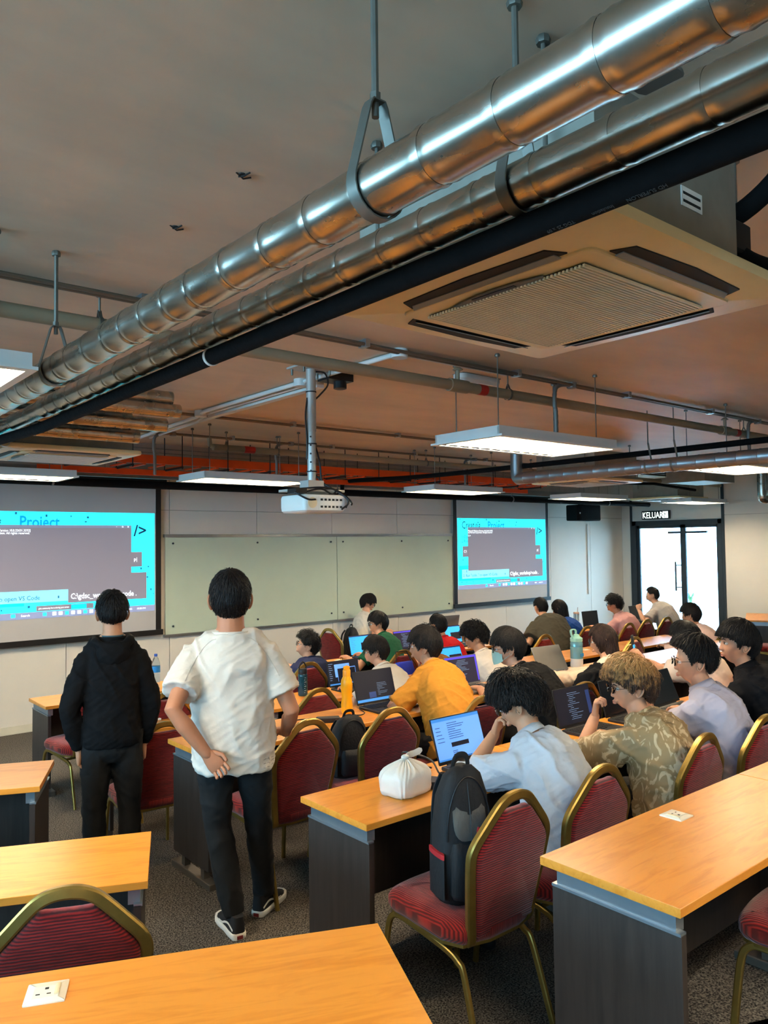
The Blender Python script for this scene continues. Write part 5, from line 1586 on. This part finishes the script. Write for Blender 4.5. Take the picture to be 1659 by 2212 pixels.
    sst = [(hem, .155 + e * .9, .118 + e * .9), (-.02, .166 + e, .127 + e), (.15, .160 + e * 1.1, .122 + e * 1.1), (.35, .152 + e * 1.2, .115 + e * 1.3), (.55, .156 + e, .117 + e), (.74, .168 + e * .8, .116 + e * .8), (.85, .152 + e * .6, .100 + e * .5), (.935, .108 + e * .4, .083 + e * .3), (1.0, .082 * neckw, .074 * neckw)]
    sb.rings([ring(t, a * W, b * W) for t, a, b in sst])
    for i, sg in ((0, -1), (1, 1)):
        a, b, c = sh[i], elbows[i], wrists[i]
        inn = S + r * sg * .08 - up * .05
        sb.tube([bez(.93) + r * sg * .045 * W - O, bez(.92) + r * sg * .085 * W - O, S + r * sg * .12 * W * shw - up * .032 - O], [.05 + e * .35, .056 + e * .35, .054 + e * .5], 14, round_end=True)
        if sleeve == 'short':
            q_ = a + (b - a) * .68
            pts = [inn - O, a - O, a + (b - a) * .3 - O, q_ - O]; rr = [.058 + e * .4, .061 + e * .5, .057 + e * .7, .054 + e * 1.15]
        elif sleeve == 'rolled':
            q_ = b + (c - b) * .12
            pts = [inn - O, a - O, a + (b - a) * .4 - O, a + (b - a) * .8 - O, b - O, q_ - O]; rr = [.058 + e * .5, .061 + e * .7, .056 + e, .052 + e * 1.1, .052 + e, .050 + e]
        else:
            pts = [inn - O, a - O, a + (b - a) * .4 - O, b - O, b + (c - b) * .4 - O, b + (c - b) * .97 - O]; rr = [.058 + e * .5, .061 + e * .6, .054 + e * .8, .047 + e * .8, .044 + e * .8, .031 + e * .5]
        sb.tube(pts, [x * (W ** .5) for x in rr], 18)
    sm_ = remesh(sb, .0085 if near else .0125, 3)
    wrinkle(sm_, wr, seed, 8.0)
    shirt_o = put('shirt', sm_, shirt, root)
    # neckband or collar
    nbp = bez(1.0); u = tang(.985); ff = u.cross(r).normalized()
    if collar:
        rr = []
        for k, (o_, rad, zz) in enumerate(((0, .070, -.006), (0, .066, .03), (.006, .072, .034), (.012, .082, .0), (.010, .08, -.008))):
            rr.append([nbp + r * ((rad + .004) * math.cos(a)) + ff * (rad * 1.0 * math.sin(a) + .004) + u * (zz - (.012 if math.sin(a) > .6 else 0)) - O for a in (math.radians(112 + 316 * j / 30) for j in range(31))])
        mbc = MB(); nn = 31
        for ring_ in rr: mbc.v.extend(tuple(p) for p in ring_)
        for i in range(len(rr) - 1):
            for j in range(nn - 1):
                mbc.f.append((i * nn + j, i * nn + j + 1, (i + 1) * nn + j + 1, (i + 1) * nn + j))
        mbc.build('collar', shirt, root, 180)
    else:
        MB().tube([nbp + r * .078 * neckw * math.cos(a) + ff * (.071 * neckw * math.sin(a) + .002) + u * (.002 - .016 * max(0, math.sin(a))) - O for a in (2 * math.pi * k / 28 for k in range(28))], (.010, .005), 8, n0=u, closed=True).build('neckband', shirt, root, 180)
    # trousers
    pb = MB()
    pb.rings([ring(t, a * W, b * W) for t, a, b in ((-.30 if standing else -.16, .12, .085), (-.18 if standing else -.10, .158, .118), (-.02, .170, .132), (.10, .164, .124))])
    for h0, k_, a_ in knees:
        pb.tube([h0 - O + up * .02, (h0 + k_) / 2 - O, k_ - O, k_ * .5 + a_ * .5 - O, a_ + up * .0 - O], [.097, .086, .068, .064, .055], 16)
    pm = remesh(pb, .010 if near else .015, 2)
    wrinkle(pm, .005, seed + 3, 10)
    put('trousers', pm, pants or m_pants, root)
    # shoes
    if not standing:
        for h0, k_, a_ in knees:
            sb_ = MB().tube([a_ - f * .06 - up * .055 - O, a_ + f * .02 - up * .05 - O, a_ + f * .12 - up * .06 - O, a_ + f * .19 - up * .068 - O], [(.032, .034), (.036, .038), (.026, .043), (.016, .034)], 12, n0=up, round_end=True)
            sb_.build('shoe', m_shoe, root, 180)
    build_hair(root, O, hc, (X, Y, Z), hair, HM[hairm], hairseed if hairseed is not None else seed, near, hairnoise, longz)
    return root, dict(O=O, hc=hc, X=X, Y=Y, Z=Z, f=f, r=r, bez=bez, tang=tang, hp=hp, wr=wrists, nb=nb, knees=knees, up=up, shirt=sm_, root=root, sh=sh, S=S, shirt_o=shirt_o)

def on_back(K, pts, r, name, m):
    """a thin line of stitching or print laid on the back of the shirt; pts: (sideways, height) seen from behind"""
    me = K['shirt']
    bv = BVHTree.FromPolygons([v.co for v in me.vertices], [tuple(p.vertices) for p in me.polygons])
    c = K['bez'](.6) - K['O']; out = []
    for a, z in pts:
        o = V(c.x, c.y, 0) - K['f'] * 1.2 + K['r'] * a + V(0, 0, z - K['O'].z)
        h = bv.ray_cast(o, K['f'])
        if h[0] is not None:
            out.append(h[0] - K['f'] * .0008)
    if len(out) > 1:
        MB().tube(out, r, 6).build(name, m, K['shirt_o'])
def seam_pts(a, b, n=14):
    return [(a[0] + (b[0] - a[0]) * i / n, a[1] + (b[1] - a[1]) * i / n) for i in range(n + 1)]
m_pants = mat('black_trousers', (12, 12, 13), .85, var=.15, vscale=12)
m_jeans = mat('dark_jeans', (11, 11, 12), .85, var=.2, vscale=20)
m_shoe = mat('dark_shoe', (30, 30, 32), .7, var=.1)
def cloth(name, c, rough=.85, var=.05, bump=.15, bs=70, **k):
    return mat(name, c, rough, var=var, vscale=6, bump=bump, bscale=bs, spec=.2, **k)
c_white = cloth('white_cotton', (206, 200, 190)); c_black = cloth('black_cotton', (13, 13, 15)); c_blue = cloth('pale_blue_shirt', (186, 195, 206))
c_lav = cloth('lavender_shirt', (176, 176, 196)); c_must = cloth('mustard_shirt', (196, 130, 44)); c_olive = cloth('olive_shirt', (70, 66, 54))
c_navy = cloth('navy_jacket', (34, 42, 74)); c_green = cloth('bottle_green_shirt', (24, 84, 56)); c_red = cloth('red_shirt', (196, 28, 34)); c_cream = cloth('cream_tee', (232, 220, 206))
c_pink = cloth('dusty_pink_shirt', (222, 164, 156)); c_grey = cloth('warm_grey_tee', (172, 166, 160)); c_beige = cloth('pale_beige_shirt', (222, 204, 190)); c_dblue = cloth('deep_blue_top', (28, 74, 150)); c_inky = cloth('inky_black_shirt', (16, 17, 22)); c_ecru = cloth('ecru_sleeve', (226, 206, 182))
c_ppink = cloth('pale_pink_shirt', (228, 196, 184)); c_bshort = cloth('brown_check', (150, 96, 44))
def leaf_shirt():
    m = bpy.data.materials.new('leaf_patterned_shirt'); m.use_nodes = True
    nt = m.node_tree; b = nt.nodes['Principled BSDF']; b.inputs['Roughness'].default_value = .6; b.inputs['Specular IOR Level'].default_value = .35
    tc = nt.nodes.new('ShaderNodeTexCoord')
    w = nt.nodes.new('ShaderNodeTexNoise'); w.inputs['Scale'].default_value = 9; w.inputs['Distortion'].default_value = 3.2; w.inputs['Detail'].default_value = 1.5
    mp = nt.nodes.new('ShaderNodeMapping'); mp.inputs['Scale'].default_value = (1.6, 1.6, .75); mp.inputs['Rotation'].default_value = (.5, .7, .3)
    nt.links.new(tc.outputs['Object'], mp.inputs[0]); nt.links.new(mp.outputs[0], w.inputs['Vector'])
    cr = nt.nodes.new('ShaderNodeValToRGB'); cr.color_ramp.interpolation = 'EASE'
    cr.color_ramp.elements[0].position = .54; cr.color_ramp.elements[0].color = lin((160, 136, 98))
    cr.color_ramp.elements[1].position = .60; cr.color_ramp.elements[1].color = lin((206, 186, 150))
    nt.links.new(w.outputs['Fac'], cr.inputs[0]); nt.links.new(cr.outputs[0], b.inputs['Base Color'])
    return m
c_leaf = leaf_shirt()

# --- the two standing people
def at_f(base, f, r, a, b, z):
    p = V(base[0], base[1], 0) + f * a + r * b; return (p.x, p.y, z)
ty = math.radians(-27); fw = V(-math.sin(ty), math.cos(ty), 0); rw = V(math.cos(ty), math.sin(ty), 0)
hb_ = (1.89, 3.45)
fl1 = FL[1]
pw, K = person('person standing with back turned in a white T-shirt, one hand behind the back', fl1, hb_, at_f(hb_, fw, rw, .03, -.01, 1.925), tyaw=-27, hyaw=-29, shirt=c_white, pants=m_jeans, hair='short', skin='tan',
    standing=True, H=1.75, bulk=1.06, shw=1.08, neckw=1.2, near=True, curve=-.01, ease=.026, wr=.009, seed=4, hem=-.29, headsize=1.12,
    hands=(at_f(hb_, fw, rw, -.19, -.125, 1.085), at_f(hb_, fw, rw, .16, .27, 1.08)), poles=(-rw * .8 - fw * .75 - V(0, 0, .15), rw * .35 - fw * .9 - V(0, 0, .2)),
    hcfg=(dict(d=tuple(rw * .62 - V(0, 0, .72) - fw * .1), n=tuple(-fw), s=tuple(rw * .75 + V(0, 0, .6)), curl=34, thumb=.5), dict(d=tuple(fw * .8 - rw * .5), n=(0, 0, -1), curl=30)),
    legs=((at_f(hb_, fw, rw, .06, -.075, fl1 + .50), at_f(hb_, fw, rw, .0, -.0, fl1 + .09)), (at_f(hb_, fw, rw, .13, .125, fl1 + .50), at_f(hb_, fw, rw, .20, .16, fl1 + .09))))
c_seam = cloth('white_seam', (190, 183, 172)); m_inkp = mat('faint_print', (120, 116, 108), .8)
zt_ = K['S'].z
for sg in (-1, 1):
    on_back(K, [(sg * (.075 + .15 * (u / 16) ** .8), zt_ + .035 - .19 * (u / 16) ** 1.3) for u in range(17)], .0016, 'raglan_seam', c_seam)
rnd = random.Random(2)
for i in range(9):
    x, z = .145 + (i % 3) * .02, 1.02 - (i // 3) * .018
    on_back(K, [(x, z), (x + rnd.uniform(.006, .014), z + rnd.uniform(-.006, .006)), (x + .01, z - rnd.uniform(0, .01))], .0009, 'hem_print', m_inkp)
m_canvas = mat('shoe_canvas_black', (26, 26, 28), .8, var=.1); m_sole = mat('shoe_sole_white', (226, 222, 212), .6, var=.05); m_tab = mat('heel_tab_red', (120, 30, 30), .6)
def skate_shoe(root, O, ank, ang):
    a = math.radians(ang); d = V(-math.sin(a), math.cos(a), 0); s = V(math.cos(a), math.sin(a), 0); up = V(0, 0, 1)
    base = V(ank[0], ank[1], fl1) - O
    def oc(k, z, g=0.0):
        out = []
        for u, w in ((-.085, .018), (-.075, .030), (-.03, .036), (.04, .038), (.10, .047), (.15, .046), (.185, .032), (.2, .012)):
            out.append((u, w + g))
        L = [base + d * u + s * w + up * z for u, w in out] + [base + d * u - s * w + up * z for u, w in out[::-1]]
        return L
    MB().rings([oc(0, .002, .002), oc(0, .006, .005), oc(0, .028, .005), oc(0, .031, .002)]).build('sole', m_sole, root, 50)
    rr = []
    for z, k in ((.028, 1.0), (.045, 1.0), (.062, .93), (.085, .72), (.105, .58)):
        ring = []
        for u, w in ((-.083, .018), (-.073, .030), (-.03, .035), (.03, .036), (.10, .044), (.15, .042), (.182, .028), (.196, .01)):
            uu = u if u < -.02 else -.02 + (u + .02) * (1.0 if z < .04 else max(.22, 1.35 - z * 13))
            ring.append((uu, w * (k if u > 0 else .6 + .4 * k)))
        rr.append([base + d * u + s * w + up * z for u, w in ring] + [base + d * u - s * w + up * z for u, w in ring[::-1]])
    sh_ = MB().rings(rr).build('shoe', m_canvas, root, 60)
    for sg in (-1, 1):
        MB().tube(catmull([base + d * u + s * sg * w + up * z for u, w, z in ((-.07, .031, .045), (-.02, .0365, .062), (.03, .038, .05), (.055, .043, .04), (.10, .046, .036))], 4), (.0055, .0015), 6, n0=up).build('side_stripe', m_sole, sh_)
    for i in range(4):
        u = .035 + i * .02; z = .088 - i * .012
        MB().tube([base + d * u - s * .02 + up * (z - .006), base + d * (u + .004) + up * z, base + d * u + s * .02 + up * (z - .006)], .003, 6).build('lace', m_sole, sh_)
    MB().obox(base - d * .0915 + up * .016, s * .014, d * .002, up * .008).build('heel_tab', m_tab, sh_)
skate_shoe(pw, K['O'], K['knees'][0][2], -11)
skate_shoe(pw, K['O'], K['knees'][1][2], -58)

ty2 = math.radians(-16); f2 = V(-math.sin(ty2), math.cos(ty2), 0); r2 = V(math.cos(ty2), math.sin(ty2), 0); hb2 = (1.745, 4.66)
ph_, K2 = person('person standing with back turned in a black hooded sweatshirt before the left screen', 0.0, hb2, at_f(hb2, f2, r2, .01, 0, 1.785), tyaw=-16, hyaw=-18, shirt=c_black, sleeve='long', pants=m_jeans, hair='fade', skin='mid', standing=True, H=1.74,
    bulk=.92, near=True, curve=0.0, ease=.018, wr=.008, seed=9, hem=-.12,
    hands=(at_f(hb2, f2, r2, .02, -.185, .86), at_f(hb2, f2, r2, .05, .185, .85)), poles=(-r2 - f2 * .6, r2 - f2 * .6),
    hcfg=(dict(d=(0, 0, -1), n=tuple(r2), s=tuple(f2), curl=45), dict(d=(0, 0, -1), n=tuple(-r2), s=tuple(f2), curl=45)),
    legs=((at_f(hb2, f2, r2, .02, -.10, .48), at_f(hb2, f2, r2, -.02, -.10, .09)), (at_f(hb2, f2, r2, .02, .10, .48), at_f(hb2, f2, r2, 0, .11, .09))))
O = K2['O']; nb_ = K2['nb']
hd = MB()
hd.tube(catmull([nb_ + r2 * -.085 + f2 * .04 + V(0, 0, -.01) - O, nb_ + r2 * -.095 - f2 * .05 + V(0, 0, -.02) - O, nb_ - f2 * .10 + V(0, 0, -.07) - O, nb_ + r2 * .095 - f2 * .05 + V(0, 0, -.02) - O, nb_ + r2 * .085 + f2 * .04 + V(0, 0, -.01) - O], 6), (.030, .024), 12)
hd.ellipsoid(nb_ - f2 * .085 + V(0, 0, -.085) - O, .10, .045, .075, 18, 10, (r2, f2, V(0, 0, 1)))
hm = remesh(hd, .009, 3); wrinkle(hm, .006, 11, 10); put('hood', hm, c_black, ph_)
MB().tube([nb_ + r2 * .068 * math.cos(a) + f2 * (.066 * math.sin(a) + .01) + V(0, 0, .012) - O for a in (2 * math.pi * k / 24 for k in range(24))], (.006, .002), 6, n0=V(0, 0, 1), closed=True).build('lanyard', mat('teal_lanyard', (52, 82, 92), .7), ph_)
for k in (0, 1):
    a_ = K2['knees'][k][2] - O
    MB().tube([a_ - f2 * .06 - V(0, 0, .055), a_ + f2 * .02 - V(0, 0, .05), a_ + f2 * .12 - V(0, 0, .06), a_ + f2 * .19 - V(0, 0, .068)], [(.032, .034), (.036, .038), (.026, .043), (.016, .034)], 12, n0=V(0, 0, 1), round_end=True).build('shoe', m_shoe, ph_, 180)

# --- seated, second row
Zt = FL[1] + DH
F1, F0 = FL[1], FL[0]
_, KB = person('man in pale blue shirt leaning on the desk with hand at his mouth, glasses', F1, (2.86, 2.22), (2.917, 2.512, 1.43), tyaw=6, hyaw=28, hpitch=24, shirt=c_blue, sleeve='rolled', collar=True, hair='puffy', hairm='soft', skin='mid', glasses=True, near=True,
       hands=((2.90, 2.655, 1.10), (3.05, 2.72, Zt + .03)), poles=(V(-1, .35, -.9), V(1, -.2, -.6)), hcfg=(dict(d=(.1, -.35, .9), n=(.3, -.9, -.3), s=(.9, .3, 0), curl=55), {}), bulk=1.04, ease=.026, wr=.011, seed=21, face=True, hairseed=3, headsize=1.05)
person('man in leaf-patterned beige shirt with bleached curly hair, fingers at his lips', F1, (3.62, 2.16), (3.672, 2.392, 1.43), tyaw=8, hyaw=56, hpitch=4, shirt=c_leaf, sleeve='rolled', collar=False, hair='puffy', hairm='bleached', skin='light', glasses=True, near=True,
       hands=((3.605, 2.565, 1.095), (3.86, 2.62, Zt + .03)), poles=(V(-1, .1, -.9), V(1, -.2, -.6)), hcfg=(dict(d=(-.05, -.15, .9), n=(.45, -.8, -.2), s=(.8, .5, .1), curl=60), {}), bulk=1.06, ease=.034, wr=.010, seed=22, face=True, hairseed=8, headsize=1.05)
_, KL = person('man in lavender shirt with black glasses looking ahead in profile', F1, (4.24, 2.16), (4.26, 2.351, 1.51), tyaw=8, hyaw=42, hpitch=2, shirt=c_lav, sleeve='rolled', collar=True, hair='quiff', hairm='black', skin='light', glasses=True, near=True,
       hands=((4.22, 2.62, 1.0), (4.45, 2.62, Zt + .03)), poles=(V(-1, .3, -.9), V(1, -.2, -.6)), hcfg=(dict(d=(.1, .2, .9), n=(.2, -.9, 0), s=(.9, .2, 0), curl=40), {}), bulk=1.06, ease=.028, wr=.009, seed=23, face=True, headsize=1.08)
person('man in black shirt with thick black fringe at the right edge', F1, (4.86, 2.16), (4.811, 2.36, 1.55), tyaw=6, hyaw=50, hpitch=-3, shirt=c_inky, sleeve='long', collar=True, hair='mop', hairm='black', skin='light', near=True, bulk=1.08, ease=.03, wr=.009, seed=24, face=True, headsize=1.10)
# --- third row
_, KU = person('man in mustard shirt and round glasses seen from behind', F1, (3.62, 3.66), (3.828, 4.172, 1.45), tyaw=0, hyaw=40, hpitch=0, shirt=c_must, sleeve='short', collar=False, hair='mop', hairm='soft', skin='mid', glasses=True, near=True,
       hands=((3.62, 4.25, Zt + .03), (3.95, 4.18, Zt + .03)), poles=(V(-1, -.6, -.4), V(1, -.6, -.4)), bulk=1.08, ease=.026, wr=.008, seed=31, curve=.02, headsize=1.05)
pm_, KM = person('man in black T-shirt wearing a face mask, arms on the desk', F1, (4.36, 3.45), (4.308, 3.803, 1.43), tyaw=8, hyaw=46, hpitch=6, shirt=c_black, sleeve='short', hair='mop', hairm='black', skin='light', glasses=True, near=True,
       hands=((4.35, 4.12, Zt + .03), (4.62, 4.08, Zt + .03)), poles=(V(-1, -.3, -.6), V(1, -.3, -.6)), bulk=1.12, ease=.03, wr=.008, seed=32, headsize=1.08)
hp = KM['hp']
m_mask = mat('mask_mint', (150, 196, 190), .8, var=.04)
rr = []
for x, zt, zb, y in ((-.062, -.02, -.075, .045), (-.045, -.014, -.09, .078), (-.02, -.006, -.098, .102), (0, -.002, -.1, .108), (.02, -.006, -.098, .102), (.045, -.014, -.09, .078), (.062, -.02, -.075, .045)):
    rr.append([hp(x, y * (1 if 0 < q < 4 else .96), zt + (zb - zt) * q / 4) for q in range(5)])
mk = MB()
for ring_ in rr: mk.v.extend(tuple(p) for p in ring_)
for i in range(6):
    for j in range(4):
        mk.f.append((i * 5 + j, i * 5 + j + 1, (i + 1) * 5 + j + 1, (i + 1) * 5 + j))
mk.build('face_mask', m_mask, pm_, 180)
MB().tube([hp(-.06, .045, -.03), hp(-.075, 0, -.015), hp(-.08, -.03, -.01)], .0015, 5).tube([hp(-.06, .045, -.07), hp(-.076, 0, -.04), hp(-.08, -.03, -.02)], .0015, 5).build('mask_loop', m_mask, pm_)
person('woman with long straight brown hair at the grey laptop', F1, (5.10, 3.42), (5.275, 3.668, 1.39), tyaw=4, hyaw=36, hpitch=8, shirt=c_ecru, sleeve='long', hair='long', hairm='brown', skin='light', glasses=True, near=True,
       hands=((5.16, 4.10, Zt + .03), (5.4, 4.1, Zt + .03)), poles=(V(-1, -.3, -.5), V(1, -.3, -.5)), bulk=.93, ease=.024, seed=33, longz=-.30)
pp, KP = person('man in pale beige shirt holding up a phone', F1, (5.86, 3.05), (5.786, 3.256, 1.41), tyaw=10, hyaw=30, hpitch=8, shirt=c_beige, sleeve='short', hair='mop', hairm='black', skin='light',
       hands=((5.80, 3.68, 1.06), (6.05, 3.5, Zt + .03)), poles=(V(-1, 0, -.6), V(1, -.2, -.6)), hcfg=(dict(d=(-.2, .5, .8), n=(0, .9, -.3), s=(.9, 0, 0), curl=50), {}), bulk=1.05, ease=.034, seed=34)
mp_ = thing('phone', 'phone held upright by the man in the pale beige shirt', 'phone', (5.83, 3.74, 1.10), math.radians(20))
MB().slab(rrect(-.037, .037, 0, .15, .01), [(.002, -.004), (0, -.003), (0, .003), (.002, .004)], lambda p: V(p.x, -p.z + .1 * p.y, p.y)).build('phone_body', m_lap, mp_)
MB().slab(rrect(-.033, .033, .01, .07, .004), [(0, .0042), (0, .0048)], lambda p: V(p.x, -p.z + .1 * p.y, p.y)).build('phone_display', s_blue, mp_)
# --- fourth row
person('boy in white T-shirt behind the dark laptop, seen over its lid', F0, (4.30, 4.98), (4.299, 5.313, 1.25), tyaw=4, hyaw=45, hpitch=8, shirt=c_white, sleeve='short', hair='mop', hairm='soft', skin='light', glasses=True, hands=((4.13, 5.5, Z0d + .03), (4.42, 5.5, Z0d + .03)), bulk=.98, seed=41)
person('person with dark tousled hair half hidden behind the mustard shirt man', F0, (4.90, 4.95), (4.863, 5.269, 1.29), hyaw=10, hpitch=5, shirt=c_bshort, sleeve='short', hair='curly', hairm='black', skin='mid', hands=((4.75, 5.5, Z0d + .03), (5.05, 5.5, Z0d + .03)), seed=42)
person('man in cream T-shirt with curly black hair bending over the desk', F0, (5.32, 4.78), (5.294, 5.07, 1.31), tyaw=4, hyaw=46, hpitch=16, shirt=c_cream, sleeve='short', hair='curly', hairm='black', skin='mid', glasses=True, near=True, hands=((5.18, 5.45, Z0d + .03), (5.5, 5.42, Z0d + .03)), seed=43, hairseed=5)
person('man in pale pink shirt with back to the camera against the bright door', F0, (8.66, 4.52), (8.586, 4.756, 1.31), tyaw=6, hyaw=14, hpitch=6, shirt=c_ppink, sleeve='long', hair='mop', hairm='black', skin='mid', bulk=1.05, seed=44)
# --- front row
person('person in navy jacket and glasses looking up at the screen', F0, (4.30, 6.36), (4.388, 6.509, 1.19), tyaw=0, hyaw=62, hpitch=-14, shirt=c_navy, sleeve='long', hair='curly', hairm='black', skin='light', glasses=True, bulk=1.02, seed=51, ease=.03)
person('man in bottle green shirt turned left, seated before the presenter', F0, (5.40, 6.44), (5.548, 6.81, 1.29), tyaw=6, hyaw=58, hpitch=4, shirt=c_green, sleeve='short', hair='mop', hairm='black', skin='mid', glasses=True, bulk=1.05, seed=52)
person('man in red shirt mostly hidden in the front row', F0, (5.98, 6.0), (5.919, 6.224, 1.27), hyaw=5, shirt=c_red, sleeve='short', hair='short', hairm='black', skin='mid', bulk=1.05, seed=53)
person('large man in olive shirt leaning towards the blue-clad woman', F0, (8.12, 6.28), (8.355, 6.774, 1.29), tyaw=-6, hyaw=-14, hpitch=6, shirt=c_olive, sleeve='short', hair='short', hairm='black', skin='mid', bulk=1.35, seed=54, ease=.04, curve=.0)
person('woman in deep blue top with straight black bob', F0, (8.66, 6.4), (8.677, 6.715, 1.25), hyaw=12, hpitch=10, shirt=c_dblue, sleeve='long', hair='long', hairm='black', skin='light', bulk=.95, seed=55, longz=-.20)
person('man in dusty pink shirt and glasses in front of the far black laptop', F0, (9.80, 6.3), (9.755, 6.574, 1.27), tyaw=8, hyaw=26, hpitch=4, shirt=c_pink, sleeve='short', hair='curly', hairm='black', skin='tan', glasses=True, bulk=1.05, seed=56, ease=.03)
person('man in grey T-shirt with raised fist, outlined against the glass door', F0, (11.42, 6.66), (11.375, 6.946, 1.29), tyaw=6, hyaw=28, shirt=c_grey, sleeve='short', hair='short', hairm='soft', skin='light', glasses=True, bulk=1.12, seed=57, ease=.03, hands=((11.08, 7.0, .93), None), poles=(V(-1, -.2, -1), None), hcfg=(dict(d=(0, .2, .9), n=(.8, 0, 0), s=(0, -.9, 0), curl=75), {}))
pr_, KR = person('presenter in white T-shirt with glasses and lanyard, facing the room', F0, (6.78, 8.62), (7.007, 8.808, 1.33), tyaw=-104, hyaw=-122, hpitch=20, shirt=c_white, sleeve='short', hair='mop', hairm='black', skin='light', glasses=True, near=True, face=True, bulk=1.0, seed=58, hands=((7.12, 8.60, .80), (7.08, 8.36, .80)))
O = KR['O']; nb_ = KR['nb']; ff = KR['f']; rr_ = KR['r']
MB().tube(catmull([nb_ - rr_ * .07 - ff * .02 - O, nb_ - rr_ * .065 + ff * .07 - V(0, 0, .05) - O, nb_ - rr_ * .02 + ff * .135 - V(0, 0, .25) - O, nb_ + rr_ * .02 + ff * .135 - V(0, 0, .25) - O, nb_ + rr_ * .065 + ff * .07 - V(0, 0, .05) - O, nb_ + rr_ * .07 - ff * .02 - O], 5), (.008, .002), 6).build('lanyard', m_black, pr_)

# black jacket dropped over the chair next to the long-haired woman
jk = thing('jacket', 'crumpled black jacket draped over a chair beside the long-haired woman', 'jacket', (4.80, 3.36, F1 + .6))
j_ = MB()
for c, a, b, d in (((0, 0, .28), .22, .10, .10), ((-.14, .02, .2), .12, .1, .14), ((.12, -.02, .2), .13, .1, .16), ((0, -.04, .08), .2, .08, .2), ((.05, .05, .1), .16, .08, .16)):
    j_.ellipsoid(c, a, b, d, 16, 8)
jm = remesh(j_, .011, 2); wrinkle(jm, .028, 77, 7); put('jacket_cloth', jm, c_black, jk)

bpy.data.scenes.remove(SCRATCH)
